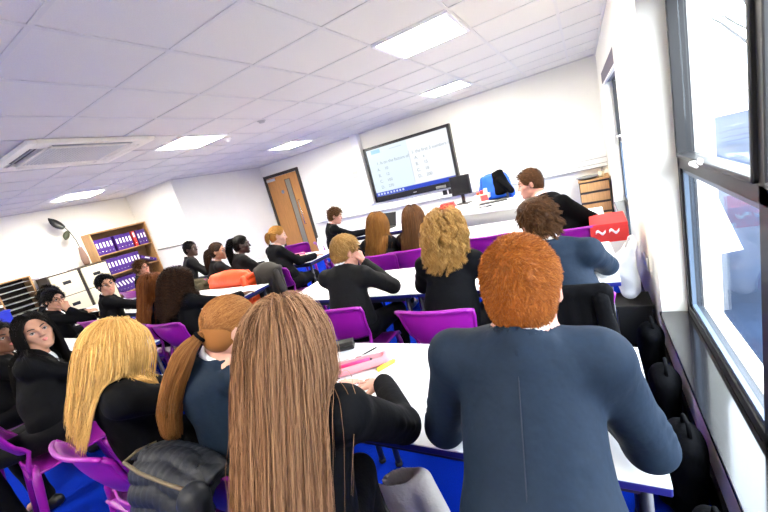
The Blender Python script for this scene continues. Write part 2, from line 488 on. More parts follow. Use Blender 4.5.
    if kind == 'pony':
        tie = V3(*sp.get('tie', (0, -0.118, 0.02))); r = scalp_points(n, rng, 0.0)
        p = r.copy(); P = [H + p @ R.T]
        for i in range(16):
            k = (i + 1) / 16
            q = r * (1 - k) + tie * k + rng.normal(size=r.shape) * 0.0012
            w = (q - CR_C) / (CR_R + 0.004 + 0.004 * rng.random((len(r), 1))); l = np.linalg.norm(w, axis=1, keepdims=True)
            q = np.where(l < 1, CR_C + (q - CR_C) / np.maximum(l, 1e-6), q)
            P.append(H + q @ R.T)
        P = np.stack(P, 1); push(P, rad, np.clip(0.5 + 0.24 * rng.normal(size=(len(P), 1)), 0, 1), 1.0)
        # the tail follows a curve through TAIL (world offsets from the tie)
        nt_ = sp.get('nt', n // 2); K = np.array([(0, 0, 0)] + list(sp['tail']), float); K = K + (H + R @ tie)
        M = 30; x = np.linspace(0, len(K) - 1, M); C = np.stack([np.interp(x, np.arange(len(K)), K[:, a]) for a in range(3)], 1)
        for _ in range(6): C[1:-1] = (C[:-2] + C[1:-1] * 2 + C[2:]) / 4
        t = np.linspace(0, 1, M); prof = np.interp(t, [0, 0.08, 0.25, 0.6, 0.85, 1], np.array([0.35, 0.5, 0.9, 1.0, 0.85, 0.45])) * sp.get('tw', 0.035)
        o = rng.normal(size=(nt_, 3)); o /= np.maximum(np.linalg.norm(o, axis=1, keepdims=True), 1e-6); o *= rng.random((nt_, 1)) ** 0.45
        Q = C[None] + o[:, None, :] * prof[None, :, None] + 0.003 * np.sin(t * 9 + rng.random((nt_, 1)) * 6)[..., None] * o[:, None, :]
        Q = trim_len(Q, 1 - 0.25 * rng.random(nt_) ** 2); Q = clump(Q, rng, 12, 0.35)
        push(Q, rad, np.clip(0.5 + 0.24 * rng.normal(size=(nt_, 1)) + 0.15 * (np.linspace(0, 1, M)[None, :]), 0, 1))
    V = np.concatenate(V) - base; A = np.concatenate(A)
    ob = mesh_np('hair', V, F, m, parent, True, {'rnd': A})
    if kind == 'pony':
        mb = MB(); c = H + R @ tie - base; a = Vector(nrm(K[1] - K[0])); u = a.orthogonal().normalized(); w = a.cross(u)
        ring = [tuple(Vector(c) + a * 0.006 + (u * math.cos(q) + w * math.sin(q)) * sp.get('tw', 0.035) * 0.42) for q in np.linspace(0, 2 * PI, 17)]
        mb.tube(ring, 0.006, 8, False); mb.build('hair_tie', MAT['black_cloth'], ob)
    return ob

# ------------------------------------------------------------------ body
def hand(s, W, d, n, thumb, curl=0.5, k=0.92, spread=0.0):
    """W wrist, d direction of the fingers, n the way the palm faces, thumb = side vector sign (+1 along d x n)"""
    d = nrm(d); n = np.asarray(n, float); n = nrm(n - d * (n @ d)); e = np.cross(d, n) * thumb
    s.u(ECap(W, W + d * 0.03 * k, (0.026 * k, 0.02 * k), (0.034 * k, 0.017 * k), e), 0.012)
    s.u(ECap(W + d * 0.03 * k, W + d * 0.075 * k, (0.034 * k, 0.016 * k), (0.037 * k, 0.013 * k), e), 0.012)
    for i, (o, L) in enumerate(((0.029, 0.066), (0.010, 0.075), (-0.010, 0.07), (-0.028, 0.054))):
        b = W + (d * 0.078 + e * o) * k; dd = nrm(d + e * (o * (2.5 + 8 * spread))); c = curl * (1 + 0.12 * i)
        for f, r0, r1 in ((0.46, 0.0092, 0.0085), (0.30, 0.0085, 0.0078), (0.24, 0.0078, 0.0066)):
            nn = n - dd * (n @ dd); dd = nrm(dd * math.cos(c * 0.6) + nrm(nn) * math.sin(c * 0.6)); q = b + dd * L * f * k
            s.u(Cap(b, q, r0 * k, r1 * k), 0.004); b = q
    b = W + (d * 0.018 + e * 0.022) * k; dd = nrm(d * 0.7 + e * 0.75 + n * 0.25)
    for L, r0, r1 in ((0.04, 0.0135, 0.0105), (0.03, 0.0105, 0.0095), (0.024, 0.0095, 0.0075)):
        q = b + dd * L * k; s.u(Cap(b, q, r0 * k, r1 * k), 0.006); b = q; dd = nrm(dd + d * 0.35 + n * 0.2 * curl)

def head_solid(s, H, R, k=1.0):
    L = lambda x, y, z: H + R @ (V3(x, y, z) * k)
    E = lambda c, r: Ell(L(*c), np.array(r) * k, R)
    s.u(E(CR_C, (0.074, 0.093, 0.086)), 0.02)
    s.u(E((0, 0.03, -0.028), (0.06, 0.058, 0.078)), 0.03)
    s.u(Cap(L(-0.048, 0.0, -0.058), L(-0.012, 0.066, -0.095), 0.018 * k, 0.017 * k), 0.025)
    s.u(Cap(L(0.048, 0.0, -0.058), L(0.012, 0.066, -0.095), 0.018 * k, 0.017 * k), 0.025)
    s.u(E((0, 0.072, -0.09), (0.02, 0.017, 0.016)), 0.02)
    for x in (-1, 1):
        s.u(E((x * 0.042, 0.058, -0.018), (0.02, 0.02, 0.018)), 0.025)
        s.u(Cap(L(x * 0.014, 0.083, 0.027), L(x * 0.046, 0.066, 0.027), 0.011 * k), 0.014)
        s.u(E((x * 0.023, 0.072, -0.052), (0.016, 0.014, 0.018)), 0.02)
    for x in (-1, 1): s.s(E((x * 0.032, 0.099, 0.006), (0.016, 0.018, 0.011)), 0.012)
    s.u(Cap(L(0, 0.086, 0.018), L(0, 0.108, -0.022), 0.007 * k, 0.0105 * k), 0.012)
    for x in (-1, 1): s.u(E((x * 0.011, 0.097, -0.027), (0.0075, 0.01, 0.0065)), 0.006)
    s.u(Cap(L(-0.017, 0.084, -0.0505), L(0.017, 0.084, -0.0505), 0.006 * k), 0.006)
    s.u(Cap(L(0, 0.089, -0.0495), L(0, 0.089, -0.0605), 0.006 * k), 0.006)
    s.u(Cap(L(-0.014, 0.083, -0.0615), L(0.014, 0.083, -0.0615), 0.0065 * k), 0.006)
    for x in (-1, 1):
        s.u(Ell(L(x * 0.0775, -0.006, -0.002), np.array((0.009, 0.019, 0.031)) * k, R @ frame(x * -18, 0, 0)), 0.006)
        s.s(E((x * 0.089, 0.002, -0.001), (0.008, 0.009, 0.017)), 0.005)

MAT = {}
HANDS_H = 0.0052

def person(label, sp, hair=None, hairm=None):
    rng = np.random.default_rng(sp.get('seed', abs(hash(label)) % 1000 if False else len(label) * 7 + 3))
    H = V3(*sp['H']); by = sp.get('yaw', 0.0); B = frame(by); fw, rt, up = B[:, 1], B[:, 0], V3(0, 0, 1)
    hy, hp, hr = sp.get('head', (by, 8, 0)); R = frame(hy, hp, hr)
    H = H - R @ V3(0, -0.01, 0.032)   # H was read off the middle of the hair; the head frame sits at ear level
    hw = sp.get('hw', 0.15); k = sp.get('k', 0.97); h = sp.get('h', 0.007)
    P = V3(*sp['P']) + V3(0, 0, 0.022)
    N = V3(*sp['N']) if 'N' in sp else H + R @ V3(0, -0.05, -0.06) + V3(0, 0, -0.085) - fw * 0.02
    SRp = V3(*sp['SR']) if 'SR' in sp else N + rt * hw - up * 0.045
    SLp = V3(*sp['SL']) if 'SL' in sp else N - rt * hw - up * 0.045
    ER = V3(*sp['ER']) if 'ER' in sp else SRp + fw * 0.14 + rt * 0.05 - up * 0.24
    if 'ER' not in sp: ER[2] = max(ER[2], 0.78)
    EL = V3(*sp['EL']) if 'EL' in sp else SLp + fw * 0.14 - rt * 0.05 - up * 0.24
    if 'EL' not in sp: EL[2] = max(EL[2], 0.78)
    def wrist(E, S, sd):
        w = E + fw * 0.2 - sd * 0.09; w[2] = max(0.765, E[2] - 0.02); return w
    WR = V3(*sp['WR']) if 'WR' in sp else wrist(ER, SRp, rt)
    WL = V3(*sp['WL']) if 'WL' in sp else wrist(EL, SLp, -rt)
    WR[2] = max(WR[2], .774); WL[2] = max(WL[2], .774); EL[2] = max(EL[2], .786); ER[2] = max(ER[2], .786)
    ly = sp.get('legyaw', by * .25); Lf = frame(ly)[:, 1]; Lr = frame(ly)[:, 0]
    KR = P + Lf * 0.40 + Lr * 0.10; KL = P + Lf * 0.40 - Lr * 0.10
    KR[2] = KL[2] = 0.525
    AR = KR - Lf * sp.get('tuck', 0.05); AL = KL - Lf * sp.get('tuck', 0.05); AR[2] = AL[2] = 0.10
    if 'AL' in sp: AL = V3(*sp['AL'])
    if 'AR' in sp: AR = V3(*sp['AR'])
    base = V3(P[0], P[1], 0.0)
    C = (SRp + SLp) / 2 - up * 0.03
    Wst = P * 0.55 + C * 0.45
    Wst = Wst - fw * sp.get('slump', 0.02)
    shw = np.linalg.norm(SRp - SLp) / 2
    # ---- body, one surface
    s = Solid()
    head_solid(s, H, R, k)
    s.u(Cap(H + R @ V3(0, -0.028, -0.05) * k, N, 0.05 * k * sp.get('nk', 1), 0.054 * k * sp.get('nk', 1)), 0.03)
    s.u(Cap(N, SRp, 0.045, 0.045), 0.04); s.u(Cap(N, SLp, 0.045, 0.045), 0.04)
    s.u(ECap(C, Wst, (shw * 0.8, 0.085), (0.115, 0.08), rt), 0.05); s.u(ECap(Wst, P, (0.115, 0.08), (0.14, 0.10), rt), 0.05)
    for S_, E_, W_ in ((SRp, ER, WR), (SLp, EL, WL)):
        s.u(Cap(S_, E_, 0.043, 0.036), 0.03); s.u(Cap(E_, W_, 0.036, 0.025), 0.02)
    for sd, K_, A_ in ((Lr, KR, AR), (-Lr, KL, AL)):
        s.u(Cap(P + sd * 0.08, K_, 0.065, 0.045), 0.04); s.u(Cap(K_, A_, 0.045, 0.032), 0.02)
        s.u(Cap(A_, A_ + Lf * 0.10 - up * 0.04, 0.03, 0.026), 0.02)
    hd = sp.get('hands', {})
    for key, W_, E_, S_, th in (('R', WR, ER, SRp, 1), ('L', WL, EL, SLp, -1)):
        q = hd.get(key, {})
        d = np.asarray(q.get('d', nrm(W_ - E_) * V3(1, 1, 0.3) + V3(0, 0, -0.03)), float)
        n = np.asarray(q.get('n', (0, 0, -1)), float)
        # thumb side: cross(d, n) for a right hand palm down points to the left
        hand(s, W_ + nrm(W_ - E_) * 0.0, d, n, -1 if key == 'L' else 1, q.get('curl', 0.35), 0.92 * sp.get('hk', 1), q.get('spread', 0.2))
    V, Q = s.mesh(h, 1)
    root = mesh_np('person', V - base, Q, sp['skin'], None, True, loc=base)
    tag(root, label, 'person')
    # ---- trousers, shoes
    t = Solid(); t.u(Ell(P + up * 0.02, (0.17, 0.14, 0.11), B), 0.03)
    for sd, K_, A_ in ((Lr, KR, AR), (-Lr, KL, AL)):
        t.u(Cap(P + sd * 0.085, K_, 0.085, 0.062), 0.03); t.u(Cap(K_, A_ + up * 0.0, 0.06, 0.048), 0.02)
    hh = max(h * 1.5, 0.010)
    solid_obj('trousers', t, hh, sp.get('trousers', MAT['trousers']), root, base, 1, 0.002)
    for A_ in (AR, AL):
        f = Solid(); b = A_.copy(); b[2] = 0.045
        f.u(ECap(b - Lf * 0.05, b + Lf * 0.04, (0.036, 0.040), (0.042, 0.034), Lr), 0.02)
        f.u(ECap(b + Lf * 0.04 - up * 0.012, b + Lf * 0.15 - up * 0.016, (0.042, 0.03), (0.032, 0.022), Lr), 0.02); f.u(Cap(A_ + up * 0.0, b, 0.04, 0.04), 0.02)
        solid_obj('shoe', f, 0.010, MAT['shoe'], root, base)
    # ---- shirt
    sh = Solid(); Nn = N + nrm(H - N) * 0.02
    sh.u(ECap(C, Wst, (shw * 0.84, 0.096), (0.128, 0.092), rt), 0.04); sh.u(Cap(N - up * 0.02, SRp, 0.05, 0.04), 0.03); sh.u(Cap(N - up * 0.02, SLp, 0.05, 0.04), 0.03)
    nd = nrm(H + R @ V3(0, -0.028, -0.05) - N)
    sh.u(Cap(N - nd * 0.02, N + nd * 0.058, 0.061, 0.057), 0.012)
    sh.s(Cyl(N + nd * 0.060, N + nd * 0.2, 0.09, 0.09), 0.003)
    sh.s(Cyl(N + nd * 0.03, N + nd * 0.2, 0.050 * k * sp.get('nk', 1) + .001, 0.056), 0.003)
    solid_obj('shirt', sh, max(h, 0.007), MAT[sp.get('shirt', 'shirt')], root, base)
    # ---- blazer
    z = Solid(); th = sp.get('bulk', 1.0)
    z.u(ECap(C, Wst, (shw * 0.95, 0.110 * th), (0.145 * th, 0.108 * th), rt), 0.05)
    z.u(ECap(Wst, P + up * 0.045 - fw * 0.004, (0.145 * th, 0.108 * th), (0.170 * th, 0.122), rt), 0.05)
    for S_, E_, W_, sd in ((SRp, ER, WR, rt), (SLp, EL, WL, -rt)):
        z.u(Cap(N + sd * 0.05 - up * 0.028, S_ + up * 0.004, 0.05, 0.058), 0.05)
        z.u(Cap(S_, E_, 0.058 * th, 0.051 * th), 0.03); z.u(Cap(E_, W_ - nrm(W_ - E_) * 0.012, 0.052 * th, 0.041), 0.02)
        z.s(Cyl(W_ + nrm(W_ - E_) * 0.012, W_ + nrm(W_ - E_) * 0.15, 0.07, 0.07), 0.004)
        z.s(Cyl(W_ - nrm(W_ - E_) * 0.012, W_ + nrm(W_ - E_) * 0.15, 0.032, 0.034), 0.003)
        if sp.get('armhole'):   # pressed seam where the sleeve is set in
            ax_ = nrm(sd * 0.9 + nrm(S_ - E_) * 0.25); c0 = S_ - sd * 0.022 - up * 0.006; p1 = nrm(np.cross(ax_, fw)); p2 = np.cross(ax_, p1)
            rg = [c0 + (p1 * math.cos(q) + p2 * math.sin(q)) * 0.074 for q in np.linspace(0, 2 * PI, 15)]
            for a_, b_ in zip(rg[:-1], rg[1:]): z.s(Cap(a_, b_, 0.006), 0.014)
        # sleeve creases inside the elbow
        a = nrm(S_ - E_); b = nrm(W_ - E_); c = nrm(a + b + 1e-6)
        for q in (0.03, 0.06, 0.095):
            z.u(Cap(E_ + a * q + c * 0.035 + sd * 0.02, E_ + a * (q + 0.015) + sd * 0.05, 0.014, 0.009), 0.02)
    Vb = N + fw * 0.115 - up * 0.20
    if sp.get('crew'):
        z.u(Cap(N - nd * 0.03, N + nd * 0.022, 0.066, 0.062), 0.012)
        z.s(Cyl(N + nd * 0.03, N + nd * 0.2, 0.09, 0.09), 0.004)
    else:
        z.u(Cap(N - nd * 0.02, N + nd * 0.02 - fw * 0.006, 0.070, 0.066), 0.02)
        z.s(Cyl(N + nd * 0.046 + fw * 0.003, N + nd * 0.2, 0.095, 0.095), 0.004)
        z.s(Cyl(N + nd * 0.02, N + nd * 0.2, 0.0615, 0.063), 0.003)
        z.s(Cap(N + fw * 0.10 + up * 0.02, Vb, 0.06, 0.008), 0.01)
        bk = N - fw * 0.062 + nd * 0.034
        for sd in (rt, -rt):
            pts = [bk, N - fw * 0.036 + sd * 0.054 + nd * 0.026, N + fw * 0.02 + sd * 0.07 - up * 0.004, N + fw * 0.085 + sd * 0.062 - up * 0.075, Vb + sd * 0.012]
            for a, b in zip(pts[:-1], pts[1:]): z.u(Cap(a, b, 0.0125, 0.0125), 0.012)
    bl = solid_obj('jumper' if sp.get('crew') else 'blazer', z, max(h, 0.0065), sp.get('blazer', MAT['blazer_black']), root, base, 2, sp.get('fold', 0.0016), sp.get('fs', 1.0))
    if sp.get('seam'):
        mb = MB(); pts = []
        for q in np.linspace(0, 1, 24):
            c = (N * (1 - q) + Wst * q) if q < 0.6 else (N * (1 - q) + Wst * q)
            lo, hi_ = 0.0, 0.3
            for _ in range(18):
                md = (lo + hi_) / 2; pp = (c - fw * md)[None, :]
                if z.at(pp)[0] < 0: lo = md
                else: hi_ = md
            pts.append(tuple(c - fw * (lo + 0.0035) - base))
        mb.tube(pts[1:], 0.0012, 6); mb.build('back_seam', MAT['seam'], bl)
    if h < .0062 and not sp.get('crew'):   # turned-down coat collar standing round the nape
        c = Solid(); pp = [N + fw * .035 + rt * .082 - up * .012, N + rt * .076 + nd * .018, N - fw * .045 + rt * .05 + nd * .030, N - fw * .070 + nd * .034, N - fw * .045 - rt * .05 + nd * .030, N - rt * .076 + nd * .018, N + fw * .035 - rt * .082 - up * .012]
        for a, b in zip(pp[:-1], pp[1:]): c.u(ECap(a - nd * .014, b - nd * .014, (.023, .0085), (.023, .0085), nd), .006)
        solid_obj('collar', c, .0045, sp.get('blazer', MAT['blazer_black']), bl, base, 2)
    # ---- face
    L = lambda x, y, zz: tuple(H + R @ (V3(x, y, zz) * k) - base)
    if sp.get('face', True):
        for x in (-1, 1):
            e = MB(); e.sphere(L(x * 0.032, 0.0745, 0.0055), 0.0125 * k, 14, 10); eo = e.build('eye', MAT['eye_white'], root)
            g = sp.get('gaze', (0, 0)); c0 = np.array(L(x * 0.032, 0.0745, 0.0055)); dr = R @ nrm((math.sin(math.radians(-g[0])), 1, math.sin(math.radians(g[1]))))
            i = MB(); i.sphere(tuple(c0 + dr * 0.0072 * k), 0.0070 * k, 12, 8); i.build('iris', MAT['iris'], eo)
            li = Solid(); pr = [(x * 0.0185, 0.0835, 0.005), (x * 0.026, 0.0875, 0.0115), (x * 0.035, 0.0865, 0.0125), (x * 0.046, 0.0765, 0.006)]
            b = MB(); b.tube([L(*q) for q in pr], [0.0016, 0.0022, 0.0022, 0.0014], 6); b.build('eyelid', MAT['lash'], root)
            b = MB(); b.tube([L(x * 0.013, 0.0945, 0.0265), L(x * 0.026, 0.0915, 0.0325), L(x * 0.040, 0.0815, 0.033), L(x * 0.051, 0.069, 0.026)], [0.003, 0.0042, 0.0034, 0.0014], 6)
            b.build('eyebrow', sp.get('brow', MAT['brow_dark']), root)
        lp = Solid(); sm = sp.get('smile', 0.0)
        for sgn in (-1, 1):
            lp.u(Cap(L(sgn * 0.004, 0.0925, -0.0515), L(sgn * 0.022, 0.0835, -0.053 + sm * 0.008), 0.0046, 0.002), 0.003)
            lp.u(Cap(L(0, 0.0925, -0.0605 - sm * 0.004), L(sgn * 0.02, 0.0835, -0.0555 + sm * 0.008), 0.0055, 0.002), 0.003)
        v, q = lp.mesh(0.0016, 1); mesh_np('lips', v, q, sp.get('lips', MAT['lips']), root)
        if sm:
            b = MB(); b.tube([L(x, 0.0915 - abs(x) * 0.22, -0.0565 + sm * abs(x) * 0.3) for x in (-0.015, -0.007, 0, 0.007, 0.015)], [0.0015, 0.003, 0.0034, 0.003, 0.0015], 6); b.build('teeth', MAT['eye_white'], root)
    if sp.get('glasses'):
        g = MB()
        for x in (-1, 1):
            cx = x * 0.033
            ring = [L(cx + 0.023 * math.cos(q), 0.104 - abs(cx + 0.023 * math.cos(q)) * 0.16, 0.004 + 0.0175 * math.sin(q)) for q in np.linspace(0, 2 * PI, 20)]
            g.tube(ring, 0.0019, 6, False)
            g.tube([L(x * 0.056, 0.094, 0.01), L(x * 0.078, 0.05, 0.012), L(x * 0.081, -0.005, 0.014)], 0.0018, 6)
        g.tube([L(-0.010, 0.103, 0.008), L(0, 0.107, 0.011), L(0.010, 0.103, 0.008)], 0.0018, 6)
        g.build('glasses', MAT['glasses'], root)
    # ---- hair
    if hair:
        col = Solid()
        for p_, k_, o_ in s.L:
            if o_ == 'u': col.u(p_, k_)
        col2 = Solid(); col2.u(Ell(H + R @ CR_C * k, (CR_R - 0.001) * k, R)); col2.u(Ell(H + R @ V3(0, 0.03, -0.03) * k, V3(0.064, 0.066, 0.082) * k, R))
        col2.u(Cap(H + R @ V3(0, -0.028, -0.05) * k, N, 0.052 * k, 0.056 * k))
        if sp.get('face', True): col2.u(Ell(H + R @ V3(0, 0.075, -0.03) * k, V3(0.058, 0.06, 0.10) * k, R))
        for p_, k_, o_ in z.L[:8]:
            if o_ == 'u': col2.u(p_, k_)
        for S_, E_ in ((SRp, ER), (SLp, EL)): col2.u(Cap(S_, E_, 0.062 * th, 0.052 * th))
        hair = dict(hair); hair['fanv'] = rt
        dv = fw + 2 * R[:, 1]; dv[2] = 0; dv = nrm(dv); hair.setdefault('driftv', -dv * hair.get('drift', 0.16) + rt * hair.get('dside', 0.0))
        if hair.get('backonly'): hair['behind'] = (N, fw); hair['front'] = hair['backonly']
        make_hair(hair['kind'], hair, R * k, H, col2, root, base, hairm, rng)
    return root
# ------------------------------------------------------------------ camera, light, materials
cam = bpy.data.objects.new('camera', bpy.data.cameras.new('camera')); COL.objects.link(cam)
RW = np.array([[0.85665278, 0.45420328, -0.24463317], [-0.10748701, -0.30664506, -0.94573535], [-0.50457165, 0.83646171, -0.2138674]])
Mc = Matrix(((RW[0, 0], -RW[1, 0], -RW[2, 0], 0), (RW[0, 1], -RW[1, 1], -RW[2, 1], 0), (RW[0, 2], -RW[1, 2], -RW[2, 2], 1.53), (0, 0, 0, 1)))
cam.matrix_world = Mc
cam.data.lens = 362.896 / 768 * 36; cam.data.sensor_width = 36; cam.data.clip_start = 0.02; cam.data.clip_end = 300
SC.camera = cam
vs = SC.view_settings; vs.view_transform = 'Standard'; vs.look = 'None'; vs.gamma = 1; vs.exposure = 1.55
w = bpy.data.worlds.new('sky'); SC.world = w; w.use_nodes = True
wn = w.node_tree; bg = wn.nodes['Background']
tcw = wn.nodes.new('ShaderNodeTexCoord'); sep = wn.nodes.new('ShaderNodeSeparateXYZ'); rmp = wn.nodes.new('ShaderNodeValToRGB')
wn.links.new(tcw.outputs['Generated'], sep.inputs[0]); wn.links.new(sep.outputs['Z'], rmp.inputs[0])
rmp.color_ramp.elements[0].position = 0.0; rmp.color_ramp.elements[0].color = (1, 1, 1, 1)
rmp.color_ramp.elements[1].position = 0.9; rmp.color_ramp.elements[1].color = (0.86, 0.92, 1.0, 1)
wn.links.new(rmp.outputs[0], bg.inputs['Color']); bg.inputs['Strength'].default_value = 6.0

M = MAT
M['wall'] = mat('wall_paint', (0.88, 0.865, 0.79), 0.75, 0.2, noise=0.015, nscale=3, bump=0.05, bscale=180)
M['trunk'] = mat('white_plastic', (0.85, 0.85, 0.82), 0.4)
M['panel_grey'] = mat('grey_melamine', (0.34, 0.335, 0.32), 0.5)
M['white'] = mat('white_gloss', (0.86, 0.86, 0.86), 0.35)
M['desk_top'] = mat('white_laminate', (0.84, 0.85, 0.87), 0.32, 0.5, noise=0.01, nscale=8)
M['desk_edge'] = mat('blue_edge', (0.006, 0.01, 0.15), 0.4)
M['frame_steel'] = mat('dark_steel', (0.012, 0.013, 0.03), 0.4, 0.5)
M['magenta'] = mat('magenta_plastic', (0.24, 0.006, 0.26), 0.36, 0.5, noise=0.05, nscale=6, bump=0.03, bscale=400)
M['alu'] = mat('grey_window_metal', (0.018, 0.018, 0.020), 0.4, 0.35)
M['alu_dark'] = mat('dark_window_metal', (0.006, 0.008, 0.013), 0.4, 0.3)
M['bead'] = mat('pale_blue_metal', (0.10, 0.14, 0.20), 0.35, 0.4)
M['chrome'] = mat('chrome', (0.75, 0.76, 0.78), 0.22, 0.5, 1.0)
M['sill'] = mat('grey_sill', (0.010, 0.010, 0.013), 0.09, 1.0, noise=0.15, nscale=5)
M['skirt'] = mat('dark_skirting', (0.010, 0.010, 0.013), 0.5)
M['wood'] = mat('beech', (0.50, 0.27, 0.10), 0.45, noise=0.16, nscale=9, stretch=(6, 6, 0.6))
M['wood_door'] = mat('oak_door', (0.52, 0.235, 0.065), 0.4, noise=0.13, nscale=9, stretch=(7, 7, 0.5))
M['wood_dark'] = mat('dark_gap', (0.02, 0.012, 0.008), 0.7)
M['frame_dark'] = mat('dark_door_frame', (0.035, 0.026, 0.02), 0.5)
M['cream'] = mat('cream_metal', (0.74, 0.66, 0.46), 0.45)
M['cab_dark'] = mat('brown_metal', (0.05, 0.036, 0.022), 0.45)
M['black'] = mat('black_plastic', (0.008, 0.008, 0.009), 0.35)
M['rubber'] = mat('black_matt', (0.008, 0.008, 0.009), 0.8)
M['grey'] = mat('grey_plastic', (0.22, 0.22, 0.2), 0.5)
M['lgrey'] = mat('light_grey_plastic', (0.5, 0.5, 0.47), 0.5)
M['paper'] = mat('paper', (0.86, 0.86, 0.84), 0.7)
M['purple'] = mat('purple_binder', (0.06, 0.008, 0.20), 0.4, noise=0.1, nscale=5)
M['red'] = mat('red_card', (0.62, 0.02, 0.02), 0.5)
M['pink'] = mat('pink_fabric', (0.66, 0.25, 0.29), 0.8, bump=0.2, bscale=200)
M['hotpink'] = mat('hot_pink_plastic', (0.72, 0.02, 0.16), 0.4)
M['yellow'] = mat('yellow_plastic', (0.85, 0.72, 0.05), 0.4)
M['blue_coat'] = mat('blue_nylon', (0.012, 0.11, 0.62), 0.5, bump=0.25, bscale=40)
M['orange_coat'] = mat('orange_nylon', (0.80, 0.07, 0.008), 0.42, bump=0.3, bscale=30)
M['grey_coat'] = mat('grey_wool', (0.035, 0.031, 0.026), 0.9, bump=0.3, bscale=160)
M['olive_coat'] = mat('olive_cotton', (0.04, 0.03, 0.008), 0.8, bump=0.3, bscale=60)
M['puffer'] = mat('black_nylon', (0.008, 0.010, 0.015), 0.55, 0.25, bump=0.25, bscale=45)
M['lining'] = mat('brown_lining', (0.10, 0.075, 0.04), 0.7)
M['black_cloth'] = mat('black_cloth', (0.0016, 0.0017, 0.0024), 0.85, 0.08, bump=0.25, bscale=70)
M['trousers'] = mat('black_trousers', (0.002, 0.002, 0.0028), 0.8, 0.15, bump=0.2, bscale=90)
M['shoe'] = mat('black_leather', (0.008, 0.008, 0.008), 0.35)
M['shirt'] = mat('white_shirt', (0.82, 0.82, 0.84), 0.7)
M['blazer_black'] = mat('black_wool', (0.0022, 0.0024, 0.0034), 0.8, 0.10, noise=0.15, nscale=60, bump=0.5, bscale=16)
M['blazer_navy'] = mat('navy_wool', (0.0060, 0.0145, 0.030), 0.75, 0.2, noise=0.12, nscale=60, bump=0.5, bscale=14)
M['blazer_grey'] = mat('charcoal_wool', (0.0048, 0.0048, 0.0055), 0.8, 0.18, noise=0.15, nscale=60, bump=0.5, bscale=16)
M['seam'] = mat('seam_thread', (0.008, 0.015, 0.03), 0.8)
M['eye_white'] = mat('eye_white', (0.42, 0.40, 0.39), 0.25)
M['iris'] = mat('dark_iris', (0.02, 0.012, 0.008), 0.15)
M['lash'] = mat('lash', (0.015, 0.01, 0.008), 0.6)
M['brow_dark'] = mat('brow_dark', (0.025, 0.015, 0.01), 0.8)
M['brow_light'] = mat('brow_light', (0.25, 0.13, 0.05), 0.8)
M['lips'] = mat('lips', (0.55, 0.17, 0.15), 0.4)
M['lips_dark'] = mat('lips_dark', (0.14, 0.05, 0.04), 0.4)
M['glasses'] = mat('black_acetate', (0.01, 0.008, 0.007), 0.3)
M['skin_fair'] = mat('skin_fair', (0.50, 0.27, 0.20), 0.5, 0.4, noise=0.05, nscale=30, sss=0.12)
M['skin_pink'] = mat('skin_pink', (0.50, 0.24, 0.18), 0.5, 0.4, noise=0.06, nscale=30, sss=0.12)
M['skin_tan'] = mat('skin_tan', (0.43, 0.225, 0.145), 0.5, 0.4, noise=0.05, nscale=30, sss=0.1)
M['skin_brown'] = mat('skin_brown', (0.16, 0.068, 0.035), 0.48, 0.4, noise=0.05, nscale=30, sss=0.08)
M['skin_dark'] = mat('skin_dark', (0.042, 0.017, 0.010), 0.42, 0.5, noise=0.06, nscale=30)
M['lamp'] = mat('lit_diffuser', (1, 1, 1), 0.5, emit=(1.0, 0.945, 0.84), estr=32.0)

def carpet_mat():
    m = mat('blue_carpet', (0.0015, 0.024, 0.38), 0.95, 0.05, noise=0.3, nscale=260, bump=0.6, bscale=420)
    return m
M['carpet'] = carpet_mat()

def ceiling_mat():
    m = bpy.data.materials.new('ceiling_tiles'); m.use_nodes = True; nt = m.node_tree; b = nt.nodes['Principled BSDF']; b.inputs['Roughness'].default_value = 0.85
    b.inputs['Specular IOR Level'].default_value = 0.2
    tc = nt.nodes.new('ShaderNodeTexCoord'); n = nt.nodes.new('ShaderNodeTexNoise'); n.inputs['Scale'].default_value = 160; n.inputs['Detail'].default_value = 3
    nt.links.new(tc.outputs['Object'], n.inputs['Vector'])
    r = nt.nodes.new('ShaderNodeValToRGB'); r.color_ramp.elements[0].position = 0.3; r.color_ramp.elements[0].color = (0.74, 0.715, 0.665, 1)
    r.color_ramp.elements[1].position = 0.7; r.color_ramp.elements[1].color = (0.79, 0.765, 0.715, 1)
    nt.links.new(n.outputs['Fac'], r.inputs[0]); nt.links.new(r.outputs[0], b.inputs['Base Color'])
    return m
M['tile'] = ceiling_mat()
M['tbar'] = mat('ceiling_grid_metal', (0.70, 0.68, 0.65), 0.5)

def glass_mat():
    m = bpy.data.materials.new('window_glass'); m.use_nodes = True; nt = m.node_tree; nt.nodes.clear()
    o = nt.nodes.new('ShaderNodeOutputMaterial'); t = nt.nodes.new('ShaderNodeBsdfTransparent'); g = nt.nodes.new('ShaderNodeBsdfGlossy'); x = nt.nodes.new('ShaderNodeMixShader')
    t.inputs[0].default_value = (0.93, 0.97, 1, 1); g.inputs['Roughness'].default_value = 0.02
    lw = nt.nodes.new('ShaderNodeLayerWeight'); lw.inputs['Blend'].default_value = 0.5
    pw = nt.nodes.new('ShaderNodeMath'); pw.operation = 'POWER'; pw.inputs[1].default_value = 5.0
    f = nt.nodes.new('ShaderNodeMath'); f.operation = 'MULTIPLY_ADD'; f.inputs[1].default_value = 0.4; f.inputs[2].default_value = 0.02
    nt.links.new(lw.outputs['Facing'], pw.inputs[0]); nt.links.new(pw.outputs[0], f.inputs[0])
    nt.links.new(f.outputs[0], x.inputs[0]); nt.links.new(t.outputs[0], x.inputs[1]); nt.links.new(g.outputs[0], x.inputs[2]); nt.links.new(x.outputs[0], o.inputs[0])
    return m
M['glass'] = glass_mat()

